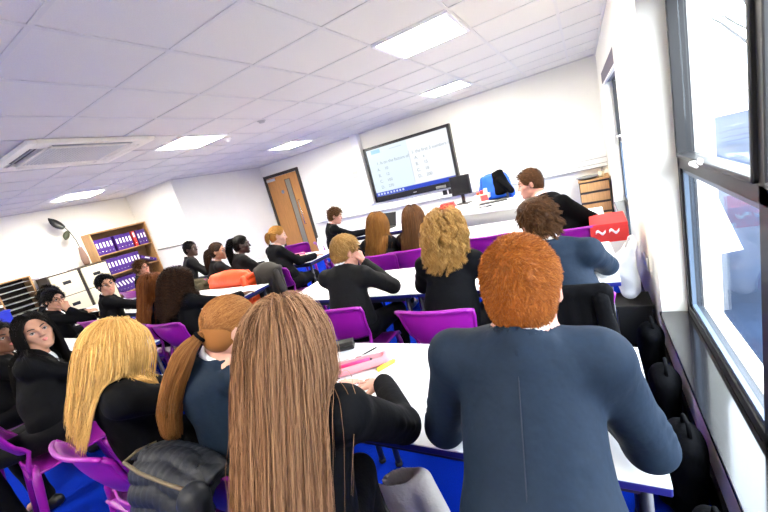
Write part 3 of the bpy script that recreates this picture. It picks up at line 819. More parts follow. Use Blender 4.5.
# ------------------------------------------------------------------ room shell
CEIL = 2.45; XW = 0.29; XO = 0.565; YF = 6.83; XL = -8.75; XN = -7.0; YN = 4.49; YB = -2.6
struct(MB().box(XL - .2, XO, YB - .2, YF + .2, -0.1, 0).build('floor', M['carpet']))
struct(MB().box(XL - .2, XO, YB - .2, YF + .2, CEIL, CEIL + 0.1).build('ceiling', M['tile']))
struct(MB().box(XN - .2, XO, YF, YF + .2, 0, CEIL).build('wall_front', M['wall']))
struct(MB().box(XL - .2, XL, YB - .2, YN, 0, CEIL).build('wall_left', M['wall']))
struct(MB().box(XL - .2, XN, YN, YF + .2, 0, CEIL).build('wall_left_nib', M['wall']))
struct(MB().box(XL - .2, XO, YB - .2, YB, 0, CEIL).build('wall_back', M['wall']))
# window wall with two openings
HEAD = 2.08; SILL = 0.36; W1 = (0.24, 2.44); W2 = (3.92, 6.02)
mb = MB()
ys = [YB, W1[0], W1[1], W2[0], W2[1], YF]
for a, b in ((YB, W1[0]), (W1[1], W2[0]), (W2[1], YF)): mb.box(XW, XO, a, b, 0, CEIL, bev=0)
for a, b in (W1, W2):
    mb.box(XW, XO, a, b, 0, SILL - 0.02); mb.box(XW, XO, a, b, HEAD, CEIL)
struct(mb.build('wall_right', M['wall']))
for nme, (a, b) in (('trim_sill', W1), ('trim_sill_far', W2)):
    struct(MB().box(XW - 0.012, 0.47, a, b, SILL - 0.02, SILL, bev=0.003).build(nme, M['sill']))
mb = MB(); mb.box(XW - 0.014, XW, YB, YF, 0, 0.15); struct(mb.build('baseboard_right', M['skirt']))
struct(MB().box(XN, XW, YF - 0.014, YF, 0, 0.10).build('baseboard_front', M['skirt']))
struct(MB().box(XL, XL + 0.014, YB, YN, 0, 0.10).build('baseboard_left', M['skirt']))
# suspended grid
mb = MB(); GX = -1.87; GY = 2.06
x = GX - 0.6 * 11
while x < XW: mb.box(x - 0.012, x + 0.012, YB, YF, CEIL - 0.006, CEIL); x += 0.6
y = GY - 0.6 * 7
while y < YF: mb.box(XL, XW, y - 0.012, y + 0.012, CEIL - 0.0055, CEIL); y += 0.6
struct(mb.build('trim_ceiling_grid', M['tbar']))
struct(MB().box(XN, XW, YF - 0.024, YF, CEIL - 0.02, CEIL).box(XW - 0.02, XW, YB, YF, CEIL - 0.018, CEIL).box(XL, XL + 0.02, YB, YN, CEIL - 0.018, CEIL).box(XL, XN + .02, YN - 0.02, YN, CEIL - 0.018, CEIL).box(XN, XN + 0.02, YN, YF, CEIL - 0.018, CEIL).build('trim_ceiling_edge', M['tbar']))

# windows
def window(n, a, b, lower_open=False):
    x0, x1 = 0.41, 0.475; fr = MB(); z0, z1 = SILL, HEAD; mid = (a + b) / 2 + 0.025
    f = 0.05
    fr.box(x0, x1, a, a + f, z0, z1, bev=.004).box(x0, x1, b - f, b, z0, z1, bev=.004).box(x0, x1, a, b, z0, z0 + f, bev=.004).box(x0, x1, a, b, z1 - f, z1, bev=.004)
    fr.box(x0, x1, mid - 0.035, mid + 0.035, z0, z1, bev=.004)
    zt = 1.225
    fr.box(x0, x1, a, b, zt - 0.04, zt + 0.02, bev=.004)
    w = struct(fr.build('window_%d' % n, M['alu']))
    for p, q in ((a + f, mid - .035), (mid + .035, b - f)):
        s = MB(); e = 0.018   # opening light: inner sash on the upper pane
        s.box(x0 - 0.012, x1 - .012, p, p + e, zt + 0.02, z1 - f, bev=.004).box(x0 - 0.012, x1 - .012, q - e, q, zt + .02, z1 - f, bev=.004)
        s.box(x0 - 0.012, x1 - .012, p, q, zt + 0.02, zt + 0.02 + e, bev=.004).box(x0 - 0.012, x1 - .012, p, q, z1 - f - e, z1 - f, bev=.004)
        so = s.build('sash', M['alu'], w)
        g = MB().box(x0 + 0.028, x0 + 0.034, p + .02, q - .02, zt + 0.04, z1 - f - .02); g.build('pane', M['glass'], so)
        g = MB().box(x0 + 0.028, x0 + 0.034, p - .01, q + .01, z0 + 0.03, zt - .03); g.build('pane', M['glass'], w)
        b2 = MB(); e = 0.022
        b2.box(x0 + .01, x0 + .028, p, p + e, z0 + f, zt - .04).box(x0 + .01, x0 + .028, q - e, q, z0 + f, zt - .04).box(x0 + .01, x0 + .028, p, q, z0 + f, z0 + f + e).box(x0 + .01, x0 + .028, p, q, zt - .04 - e, zt - .04)
        b2.build('glazing_bead', M['bead'], w)
        h = MB(); hy = q - .47
        h.box(x0 - 0.022, x0 - 0.01, hy - .02, hy + .02, zt + .028, zt + .052, bev=.003); h.tube([(x0 - .03, hy, zt + .04), (x0 - .045, hy, zt + .04), (x0 - .05, hy - .03, zt + .04), (x0 - .05, hy - .11, zt + .038)], [.008, .008, .008, .006], 8)
        h.build('handle', M['trunk'], so)
    return w
window(1, *W1); window(2, *W2)
bl = thing('roller_blind', 'grey roller blind rolled up in its box at the head of the far window', 'blind', (XW + 0.055, (W2[0] + W2[1]) / 2, HEAD - 0.13))
L2 = (W2[1] - W2[0]) / 2 - .004
MB().box(-0.052, 0.05, -L2, L2, 0, 0.13, bev=.004).build('cassette', mat('blind_box', (0.10, 0.085, 0.12), 0.5), bl)
MB().box(-0.05, -0.02, -L2, L2, -0.028, -0.004, bev=.003).build('bottom_bar', M['trunk'], bl)

# outside
struct(MB().box(0.6, 90, -40, 90, -0.45, -0.35).build('ground', mat('wet_asphalt', (0.0105, 0.019, 0.038), 0.85, 0.05, noise=0.5, nscale=0.9, bump=0.2, bscale=8)))
hd = MB().box(0, 7, 0, 0.25, 0, 1.25).box(-0.04, 7.04, -0.04, 0.29, 1.25, 1.33).build('garden_wall', mat('white_render', (0.8, 0.8, 0.8), 0.8, noise=0.05, nscale=4), loc=(6, 34, -0.35))
tag(hd, 'low white wall beyond the car park seen through the near window', 'wall')
struct(MB().prism([(0.565, 0.99), (0.655, 0.70), (0.565, 0.685)], 0, 0.5, Matrix.Translation((0, 2.945, 0)) @ Matrix.Rotation(PI / 2, 4, 'X')).build('trim_outside_coping', M['trunk']))
def tree(loc, hgt, seed, label):
    r = random.Random(seed); tr = thing('bare_tree', label, 'tree', loc)
    mb = MB(); br = MB()
    def grow_branch(p, d, L, rad, lev):
        n = 5; pts = [p]
        for i in range(n):
            d = (d + Vector((r.uniform(-.18, .18), r.uniform(-.18, .18), r.uniform(-.02, .12)))).normalized(); pts.append(pts[-1] + d * L / n)
        (mb if lev == 0 else br).tube(pts, [rad * (1 - .6 * i / n) for i in range(n + 1)], 6 if lev < 2 else 4)
        if lev < 4:
            for i in range(3 if lev else 6):
                k = r.randint(2, n); a = r.uniform(0, 6.28); q = Vector((math.cos(a), math.sin(a), r.uniform(.1, .8))).normalized()
                grow_branch(pts[k], (d * .5 + q).normalized(), L * r.uniform(.5, .72), rad * .45, lev + 1)
    grow_branch(Vector((0, 0, 0)), Vector((0, 0, 1)), hgt * .5, hgt * .010, 0)
    mb.build('trunk', M['bark'], tr); br.build('branches', M['bark'], tr)
M['bark'] = mat('bark', (0.045, 0.045, 0.047), 0.9, noise=0.2, nscale=10)
tree((4.3, 12.8, -0.35), 11, 3, 'bare leafless tree outside beyond the car park, the nearer one')
tree((7.6, 21, -0.35), 13, 8, 'bare leafless tree outside, farther off across the car park')

# door in the front wall
fr = MB(); x0, x1, zt = -6.94, -5.80, 2.185
fr.box(x0, x0 + .07, -0.04, 0.0, 0, zt, bev=.004).box(x1 - .07, x1, -0.04, 0.0, 0, zt, bev=.004).box(x0, x1, -0.04, 0, zt - .07, zt, bev=.004)
dr = struct(fr.build('door_1', M['frame_dark'], loc=(0, YF, 0)))
MB().box(x0 + .075, -6.29, -0.022, 0.0, 0.005, zt - .075).box(-6.29, -6.13, -0.022, 0.0, 0.005, 0.25).box(-6.29, -6.13, -0.022, 0, 1.98, zt - .075).box(-6.13, x1 - .075, -0.022, 0, 0.005, zt - .075).build('leaf', M['wood_door'], dr)
MB().box(-6.285, -6.135, -0.016, -0.008, 0.25, 1.98).build('vision_panel', mat('grey_glass', (0.26, 0.25, 0.20), 0.12), dr)
MB().box(-6.30, -6.285, -0.027, -0.02, 0.24, 1.99).box(-6.135, -6.12, -0.027, -0.02, 0.24, 1.99).box(-6.30, -6.12, -0.027, -0.02, 1.98, 1.995).build('bead', mat('bead_brown', (0.15, 0.07, 0.03), 0.5), dr)
MB().tube([(-6.02, -.022, 0.85), (-6.02, -.07, 0.85), (-6.02, -.07, 1.45), (-6.02, -.022, 1.45)], 0.011, 8).build('handle', M['chrome'], dr)
MB().box(-6.84, -6.55, -0.06, -0.02, 2.02, 2.09, bev=.005).build('closer', M['chrome'], dr)
MB().lathe([(0, 0), (.045, 0), (.045, .004), (0, .004)], 20, Matrix.Translation((-6.45, -.022, 1.72)) @ Matrix.Rotation(PI / 2, 4, 'X')).build('disc_sign', mat('blue_grey_sign', (0.25, 0.28, 0.36), 0.4), dr)

# dado trunking, conduit, sockets
t = thing('dado_trunking', 'white dado trunking running along the front wall below the screen', 'trunking', (-2.6, YF, 0.80))
MB().box(-3.1, 2.885, -0.062, -0.001, 0, 0.20, bev=.006).build('casing', M['trunk'], t)
MB().box(-3.1, 2.885, -0.066, -0.06, 0.055, 0.062).box(-3.1, 2.885, -0.066, -0.06, 0.14, 0.146).box(-3.1, 2.885, -0.063, -0.058, -0.006, 0.003).build('lid_groove', M['grey'], t)
s_ = thing('wall_socket', 'black double socket in the trunking under the screen', 'socket', (-2.33, YF - 0.062, 0.86))
for dx in (-.06, .06):
    MB().box(dx - .045, dx + .045, -0.012, -0.004, 0, .09, bev=.003).build('plate', M['black'], s_)
c_ = tag(MB().box(-0.09, 0.09, -0.12, 0, 0, 1.46, bev=.006).build('conduit', M['trunk'], loc=(-4.06, YF, 0.99)), 'white boxed cable conduit rising to the ceiling left of the screen', 'conduit')
sw = thing('light_switch', 'pair of grey light switches on the front wall left of the screen', 'switch', (-4.30, YF - 0.001, 1.62))
MB().box(-.07, .07, -.012, 0, .05, .12, bev=.003).build('plate', M['lgrey'], sw); MB().box(-.07, .07, -.012, 0, -.04, .02, bev=.003).build('plate', M['lgrey'], sw)
sk = thing('wall_socket', 'white socket low on the window wall between the two windows', 'socket', (XW, 2.92, 0.47))
MB().box(-.012, -.001, -.075, .075, 0, .09, bev=.003).build('plate', M['trunk'], sk)
tag(MB().box(0, 1.32, -0.02, -0.001, 0, 0.028, bev=.002).build('picture_rail', M['grey'], loc=(-8.3, YN, 1.15)), 'thin dark rail on the short wall right of the bookcase', 'rail')

# ceiling lights: recessed panels in the grid
def ceiling_light(cx, cy, label):
    t = thing('ceiling_light', label, 'light', (cx, cy, CEIL - 0.006), 0, 'recessed ceiling panels')
    MB().box(-.298, .298, -.298, -.27, -.012, 0).box(-.298, .298, .27, .298, -.012, 0).box(-.298, -.27, -.27, .27, -.012, 0).box(.27, .298, -.27, .27, -.012, 0).build('frame', M['white'], t)
    MB().box(-.27, .27, -.27, .27, -.008, -.001).build('diffuser', M['lamp'], t)
for cx, cy, lb in ((-0.97, 2.96, 'largest lit square ceiling panel, the one nearest the near window'), (-1.57, 5.36, 'lit ceiling panel in front of the big screen'),
                   (-3.97, 2.96, 'lit ceiling panel between the air conditioner and the white sensor'), (-4.57, 5.36, 'lit ceiling panel nearest the wooden door'),
                   (-7.42, 3.10, 'lit ceiling panel above the filing cabinets and bookcase'),
                   (-0.97, -.64, 'unseen ceiling panel added for light behind the photographer, window side'), (-3.97, -.64, 'unseen ceiling panel added for light behind the photographer, middle of room'), (-7.57, -.64, 'unseen ceiling panel added for light behind the photographer, far side')):  # last three panels are out of view, added to light the room
    ceiling_light(cx, cy, lb)

# cassette air conditioner
ac = thing('air_conditioner', 'square cream ceiling cassette air conditioner with black vents', 'air conditioner', (-4.13, 1.84, CEIL - 0.006))
S = 0.5
mb = MB()
iv0, iv1 = 0.345, 0.435
mb.box(-S, S, iv1, S, -.035, 0, bev=.008).box(-S, S, -S, -iv1, -.035, 0, bev=.008).box(-S, -iv1, -iv1, iv1, -.035, 0, bev=.006).box(iv1, S, -iv1, iv1, -.035, 0, bev=.006)
mb.box(-iv0, iv0, iv0 - .03, iv0, -.035, 0).box(-iv0, iv0, -iv0, -iv0 + .03, -.035, 0).box(-iv0, -iv0 + .03, -iv0, iv0, -.035, 0).box(iv0 - .03, iv0, -iv0, iv0, -.035, 0)
for sx in (-1, 1):
    for sy in (-1, 1): mb.box(min(sx * .33, sx * iv1), max(sx * .33, sx * iv1), min(sy * .33, sy * iv1), max(sy * .33, sy * iv1), -.034, 0)
acm = mat('ac_cream', (0.93, 0.90, 0.78), 0.5)
mb.build('fascia', acm, ac)
g = MB().box(-.316, .316, -.316, .316, -.026, -.004).build('grille', mat('ac_grille', (0.62, 0.62, 0.56), 0.6), ac)
sl = MB()
for i in range(22): sl.box(-.31, .31, -.305 + i * .0285, -.292 + i * .0285, -.032, -.026)
sl.build('slats', mat('ac_slat', (0.72, 0.72, 0.66), 0.5), g)
for a in range(4):
    Mr = Matrix.Rotation(a * PI / 2, 4, 'Z')
    v = MB().box(-.32, .32, iv0, iv1, -.006, -.002, M=Mr).build('vent', M['black'] if a in (2, 3) else acm, ac)
    MB().slab([[tuple(Mr @ Vector((u, iv0 + (.028 + .035 * q if a < 2 else .052 + .022 * q), -.022 - .018 * q))) for q in (0, .5, 1)] for u in (-.315, 0, .315)], .005).build('louvre', M['lgrey'] if a in (2, 3) else acm, v)
sp_ = thing('motion_sensor', 'small white ceiling sensor beside the lit panel', 'sensor', (-3.88, 3.42, CEIL))
MB().lathe([(0, -.05), (.02, -.048), (.035, -.03), (.045, -.012), (.055, -.006), (.055, 0), (0, 0)], 20).build('dome', mat('sensor_white', (0.85, 0.85, 0.85), 0.3), sp_)
MB().lathe([(.05, -.008), (.058, -.004), (.058, 0)], 20).build('rim', M['lgrey'], sp_)
sp_ = thing('smoke_detector', 'small grey smoke detector on the ceiling toward the door', 'detector', (-3.12, 3.30, CEIL))
MB().lathe([(0, -.03), (.028, -.03), (.035, -.022), (.035, -.012), (.05, -.008), (.05, 0), (0, 0)], 20).build('body', M['lgrey'], sp_)

# screen
SX0, SX1, SZ0, SZ1 = -3.91, -2.05, 0.985, 2.11; YS = 6.73
tv = thing('display_screen', 'large black framed display screen on the front wall showing a quiz slide', 'screen', ((SX0 + SX1) / 2, YS, SZ0))
Wd = (SX1 - SX0) / 2; Ht = SZ1 - SZ0
MB().box(-Wd, Wd, 0.012, 0.095, 0, Ht, bev=.006).build('housing', M['black'], tv)
bz = MB(); bz.box(-Wd, -Wd + .055, -.012, .012, 0, Ht, bev=.004).box(Wd - .055, Wd, -.012, .012, 0, Ht, bev=.004).box(-Wd, Wd, -.012, .012, Ht - .055, Ht, bev=.004).box(-Wd, Wd, -.012, .012, 0, .115, bev=.004)
bz.build('bezel', M['black'], tv)
def em(name, c, s): return mat(name, tuple(0.02 * q for q in c), 0.3, emit=c, estr=s * 0.34)
scr = MB().box(-Wd + .05, Wd - .05, 0.004, 0.012, .11, Ht - .05).build('panel', em('slide_white', (0.93, 0.97, 1.0), 1.0), tv)
px0, px1, pz0, pz1 = -Wd + .055, Wd - .055, .115, Ht - .055; PW = px1 - px0; PH = pz1 - pz0
def rect(u0, u1, v0, v1, m, nme, d=0.002):   # u from the left, v from the top, 0..1
    MB().box(px0 + u0 * PW, px0 + u1 * PW, .004 - d, .004, pz1 - v1 * PH, pz1 - v0 * PH).build(nme, m, scr)
rect(0, 1, .915, 1, em('taskbar_blue', (0.02, 0.07, 0.62), 1.0), 'taskbar')
rect(.0, .525, 0, .915, em('slide_pale', (0.80, 0.93, 1.0), 1.0), 'slide_area', .0012)
rect(.06, .18, .02, .10, em('slide_logo', (0.36, 0.68, 0.95), 1.0), 'badge')
rect(.525, .53, .22, .86, em('slide_rule', (0.55, 0.6, 0.65), 1.0), 'divider')
ti = em('taskbar_icon', (0.75, 0.85, 1.0), 1.0)
for u in (.02, .06, .10, .145, .19, .23, .27, .31, .35): rect(u, u + .022, .935, .975, ti, 'taskbar_icon', .004)
txm = em('slide_ink', (0.30, 0.36, 0.42), 1.0)
def text_mesh(s, size, m, name, parent, loc, rot=(PI / 2, 0, 0), ext=0.0006, align='LEFT'):
    cu = bpy.data.curves.new(name, 'FONT'); cu.body = s; cu.size = size; cu.extrude = ext; cu.align_x = align
    tmp = bpy.data.objects.new('tmp', cu); COL.objects.link(tmp)
    dg = bpy.context.evaluated_depsgraph_get(); me = bpy.data.meshes.new_from_object(tmp.evaluated_get(dg)); bpy.data.objects.remove(tmp)
    o = bpy.data.objects.new(name, me); COL.objects.link(o); me.materials.clear(); me.materials.append(m); o.location = loc; o.rotation_euler = rot; o.parent = parent
    return o
def scr_text(s, u, v, size): text_mesh(s, size, txm, 'lettering', scr, (px0 + u * PW, .0015, pz1 - v * PH))
scr_text('1. Is on the factors of', .10, .34, .085)
scr_text('1. the first 3 numbers of', .56, .30, .082)
for i, (a, b) in enumerate((('10', 'x'), ('12', '15'), ('100', '18'), ('270', '200'))):
    v = .47 + i * .125
    scr_text('ABCD'[i] + '.', .09, v, .085); scr_text(a, .19, v, .08); scr_text('ABCD'[i] + '.', .58, v - .05, .085); scr_text(b, .68, v - .05, .08)
rect(.30, .46, .07, .085, em('toolbar_grey', (0.6, 0.68, 0.75), 1.0), 'toolbar', .002)
MB().box(-.035, .035, -.0135, -.0115, .045, .06).build('logo', mat('logo_silver', (0.5, 0.5, 0.5), 0.4), tv)
# ------------------------------------------------------------------ desks
DH = 0.72
def make_desk(label):
    t = thing('classroom_desk', label, 'desk', (0, 0, 0), 0, 'classroom desks')
    W, D = 0.597, 0.30
    MB().box(-W, W, -D, D, DH - .004, DH).build('top', M['desk_top'], t)
    MB().box(-W, W, -D, D, DH - .028, DH - .0045, bev=.004).build('edge', M['desk_edge'], t)
    r = MB(); r.box(-W + .06, W - .06, D - .05, D - .025, DH - .075, DH - .028).box(-W + .06, W - .06, -D + .025, -D + .05, DH - .06, DH - .028)
    r.box(-W + .035, -W + .06, -D + .04, D - .04, DH - .06, DH - .028).box(W - .06, W - .035, -D + .04, D - .04, DH - .06, DH - .028).build('rail', M['frame_steel'], t)
    for sx in (-1, 1):
        for sy in (-1, 1):
            l = MB().tube([(sx * (W - .05), sy * (D - .045), DH - .028), (sx * (W - .05), sy * (D - .045), .012)], .016, 10).build('leg', M['frame_steel'], t)
            MB().tube([(sx * (W - .05), sy * (D - .045), .02), (sx * (W - .05), sy * (D - .045), 0)], .02, 10).build('foot', M['rubber'], l)
    return t
DESKS = [  # centre x, centre y, label
    (-0.51, 1.10, 'white desk with pink pencil case, in front of the ginger boy'),
    (-1.71, 1.10, 'white desk in front of the ponytail girl and the blonde girl'),
    (-3.65, 1.10, 'white desk in front of the dark-haired girl looking back at the camera'),
    (-4.85, 1.10, 'white desk beyond the seat of the girl looking back, toward the pigeonholes'),
    (-0.51, 2.35, 'white desk with paper stack beside the window wall, navy blazer boy at it'),
    (-1.71, 2.35, 'white desk where the short blond boy leans with hand on face'),
    (-3.65, 2.30, 'white desk in front of the dark curly haired girl'),
    (-4.85, 2.30, 'white desk in front of the black-haired boy looking back'),
    (-6.05, 2.30, 'white desk by the filing cabinets'),
    (-0.51, 3.72, 'white desk behind which the laughing boy in black jumper sits'),
    (-1.71, 3.72, 'white desk in front of the two long-haired girls below the screen'),
    (-3.65, 3.62, 'white desk of the strawberry blonde girl near the door'),
    (-4.85, 3.62, 'white desk of the girl with dark ponytail and glasses'),
    (-6.05, 3.62, 'white desk by the bookcase'),
    (-2.76, 4.83, 'white desk with black laptop near the door'),
]
desk0 = None
for x, y, lb in DESKS:
    if desk0 is None: desk0 = make_desk(lb); desk0.location = (x, y, 0)
    else: dup(desk0, (x, y, 0), 0, lb)

# ------------------------------------------------------------------ one-piece plastic chairs
def make_chair(label):
    t = thing('school_chair', label, 'chair', (0, 0, 0), 0, 'magenta plastic chairs')
    # seat: dished, rolled front edge
    P = []
    for u in np.linspace(-1, 1, 13):
        row = []
        for v in np.linspace(0, 1, 13):
            y = -0.19 + 0.40 * v
            wdt = 0.205 - 0.02 * (1 - v) - 0.02 * max(0, v - .85) / .15
            z = 0.445 - 0.018 * math.sin(PI * min(1, v * 1.1)) * (1 - abs(u) ** 2.5) + 0.012 * abs(u) ** 3 - 0.05 * max(0, (v - .82) / .18) ** 2
            row.append((u * wdt, y, z))
        P.append(row)
    MB().slab(P, .012).build('seat', M['magenta'], t)
    b = MB(); P = []
    for u in np.linspace(-1, 1, 15):
        row = []
        for v in np.linspace(0, 1, 13):
            wdt = 0.165 + 0.045 * v ** 0.8
            z = 0.575 + 0.25 * v + (0.014 * abs(u) ** 4 * (1 if v < .2 else 0)) - 0.012 * abs(u) ** 6 * v
            y = -0.185 - 0.075 * v + 0.045 * abs(u) ** 2.2 - 0.022 * max(0, (v - .86) / .14) ** 1.5 - 0.016 * math.sin(PI * v)
            row.append((u * wdt, y, z))
        P.append(row)
    b.slab(P, .009)
    # rolled rim round the panel, side posts down to the seat and lumbar bar under the hand slot
    top = [(P[i][-1][0], P[i][-1][1] - .004, P[i][-1][2]) for i in range(15)]
    b.tube(top, .010, 8)
    for s in (0, 14):
        b.tube([P[s][j] for j in range(12, -1, -2)] + [(P[s][0][0] * 1.02, -.165, .52), (P[s][0][0] * 1.06, -.165, .455)], [.010] * 7 + [.014, .018], 8)
    Pl = [[(u * .165, -.178 + .04 * abs(u) ** 2.2 - .004 * v, .455 + .05 * v) for v in np.linspace(0, 1, 4)] for u in np.linspace(-1, 1, 11)]
    b.slab(Pl, .010)
    b.build('backrest', M['magenta'], t)
    for sx in (-1, 1):
        MB().tube([(sx * .17, -.15, .50), (sx * .19, -.165, .42), (sx * .215, -.235, .0)], [.018, .021, .015], 10).build('leg', M['magenta'], t)
        MB().tube([(sx * .185, .15, .435), (sx * .19, .16, .38), (sx * .215, .205, .0)], [.016, .02, .015], 10).build('leg', M['magenta'], t)
    return t
CH = [  # x, y of the seat centre, facing, label
    (-1.80, 0.64, 0, 'magenta chair under the blonde girl, nearest the camera of them all'),
    (-2.86, 0.60, -8, 'magenta chair under the dark-haired girl looking back'),
    (-1.21, 0.71, 0, 'magenta chair hung with the black puffer jacket'),
    (-0.70, 0.40, 0, 'magenta chair under the girl with very long brown hair'),
    (-0.14, 0.42, 0, 'magenta chair under the ginger boy'),
    (-1.46, 1.87, 2, 'magenta chair under the short blond boy'),
    (-0.75, 1.80, 0, 'magenta chair under the girl with wavy blonde hair'),
    (-0.17, 1.92, 0, 'magenta chair draped with the black coat, navy blazer boy on it'),
    (-3.10, 1.72, 3, 'magenta chair under the girl with dark curly hair'),
    (-3.58, 1.72, 0, 'magenta chair under the girl with long red hair'),
    (-4.72, 1.82, 5, 'magenta chair under the black-haired boy looking back'),
    (-5.22, 1.50, 0, 'magenta chair under the boy with glasses and hand on chin'),
    (-5.95, 1.72, 0, 'magenta chair under the boy behind the one with glasses'),
    (-1.48, 3.10, 0, 'magenta chair under the girl with long dark brown hair'),
    (-1.80, 3.06, 0, 'magenta chair under the girl with long light brown hair below the screen'),
    (-0.80, 3.24, 2, 'empty magenta chair between the wavy blonde and the laughing boy'),
    (-0.16, 3.12, 0, 'magenta chair under the laughing boy'),
    (-3.16, 3.04, 0, 'magenta chair hung with the grey coat'),
    (-3.74, 3.00, 0, 'magenta chair hung with the orange puffer coat'),
    (-4.50, 2.98, 0, 'magenta chair hung with the olive jacket'),
    (-5.30, 3.06, 0, 'magenta chair under the boy with glasses by the grey wall'),
    (-5.92, 2.80, 0, 'magenta chair under the brown-haired boy by the bookcase'),
    (-3.30, 4.20, -40, 'magenta chair under the boy with the laptop'),
    (-4.10, 4.45, 10, 'empty magenta chair in front of the wooden door'),
    (-3.72, 0.62, -5, 'magenta chair under the person farthest left, mostly hidden behind the girl looking back'),
]
chair0 = None
for x, y, rz, lb in CH:
    a = math.radians(rz)
    if chair0 is None: chair0 = make_chair(lb); chair0.location = (x, y, 0); chair0.rotation_euler = (0, 0, a)
    else: dup(chair0, (x, y, 0), a, lb)

# ------------------------------------------------------------------ coats over chair backs (solid cloth, own thickness)
def coat(name, label, x, y, rz, m, puffy, drop=0.42, w=0.24, top=0.85, seed=1, lining=None, folds=7, back_y=-0.275, hood=False):
    r = random.Random(seed); B = frame(rz); base = V3(x, y, 0)
    t = thing(name, label, 'coat', (x, y, 0))
    L = lambda X, Y, Z: base + B @ V3(X, Y, Z)
    s = Solid()
    if puffy == 'quilt':
        s.u(ECap(L(0, back_y - .03, top - .02), L(0, back_y - .07, top - drop), (w, .05), (w * 1.08, .06), B[:, 0]), .02)
        s.u(ECap(L(-w * .8, back_y - .0, top - .01), L(w * .8, back_y - .0, top - .01), (.05, .05), (.05, .05), V3(0, 0, 1)), .04)
        s.u(ECap(L(0, back_y + .05, top - .03), L(0, back_y + .07, top - drop * .5), (w * .9, .03), (w * .95, .03), B[:, 0]), .02)
        s.s(Cap(L(-w * .7, back_y + .012, top + .05), L(w * .7, back_y + .012, top + .05), .036), .02)
        for i in range(1, int(drop / .055)):
            z = top - .02 - i * .055
            for a_, b_ in (((-w * 1.3, z + .03), (0, z)), ((0, z), (w * 1.3, z + .03))):
                yy = back_y - .03 - .04 * (top - z) / drop - .05 - .01 * (top - z) / drop
                s.s(Cap(L(a_[0], yy - .003, a_[1]), L(b_[0], yy - .003, b_[1]), .009), .03)
    elif puffy:
        n = int(drop / 0.062)
        for i in range(n):
            z = top - .03 - i * .062; ww = w * (1 + .02 * i)
            s.u(ECap(L(-ww, back_y - .035 + .05 * 0 - .006 * i, z), L(ww, back_y - .035 - .006 * i, z), (.036, .034), (.036, .034), V3(0, 0, 1)), .008)
            for sx in (-1, 1): s.u(Cap(L(sx * ww, back_y - .03 - .006 * i, z), L(sx * (ww + .015), back_y + .07, z), .036, .034), .008)
        s.u(Cap(L(-w * .9, back_y - .02, top + .01), L(w * .9, back_y - .02, top + .01), .034), .012)
        s.u(ECap(L(-w * .9, back_y + .045, top - .03), L(w * .9, back_y + .045, top - .03), (.07, .02), (.07, .02), V3(0, 0, 1)), .02)
    else:
        s.u(ECap(L(-w, back_y - .02, top - .008), L(w, back_y - .02, top - .008), (.022, .034), (.022, .034), V3(0, 0, 1)), .015)
        for i in range(folds):
            q = -1 + 2 * i / (folds - 1); X = q * w; j = r.uniform(-.012, .012)
            dz = drop * (1 - .12 * r.random())
            s.u(Cap(L(X, back_y - .03, top - .02), L(X * 1.10 + j, back_y - .05 - .02 * r.random(), top - dz), .026, .02 + .014 * r.random()), .03)
        s.u(ECap(L(0, back_y - .03, top - .02), L(0, back_y - .045, top - drop * .92), (w * 1.0, .018), (w * 1.06, .02), B[:, 0]), .02)
        s.u(ECap(L(0, back_y + .04, top - .02), L(0, back_y + .05, top - drop * .35), (w * .9, .012), (w * .92, .012), B[:, 0]), .02)
    if hood: s.u(Ell(L(-.02, back_y - .02, top - .015), V3(w * .8, .09, .085)), .05)
    solid_obj('body', s, .008, m, t, base, 2, .0015)
    sl = Solid(); e = w * 0.92
    sl.u(Cap(L(e, back_y - .06, top - .04), L(e + .03, back_y - .085, top - drop * .55), .045 if puffy else .032, .042 if puffy else .036), .02)
    sl.u(Cap(L(e + .03, back_y - .085, top - drop * .55), L(e + .01, back_y - .08, top - drop * 1.05), .042 if puffy else .036, .034), .02)
    solid_obj('sleeve', sl, .008, m, t, base, 2, .002)
    if lining:
        c = Solid(); pts = [(-w * .95, back_y + .02, top + .02), (-w * .75, back_y - .035, top + .03), (0, back_y - .048, top + .034), (w * .75, back_y - .035, top + .03), (w * .95, back_y + .02, top + .02)]
        for a, b in zip(pts[:-1], pts[1:]): c.u(Cap(L(*a), L(*b), .008), .01)
        solid_obj('collar', c, .007, lining, t, base, 2)
    return t
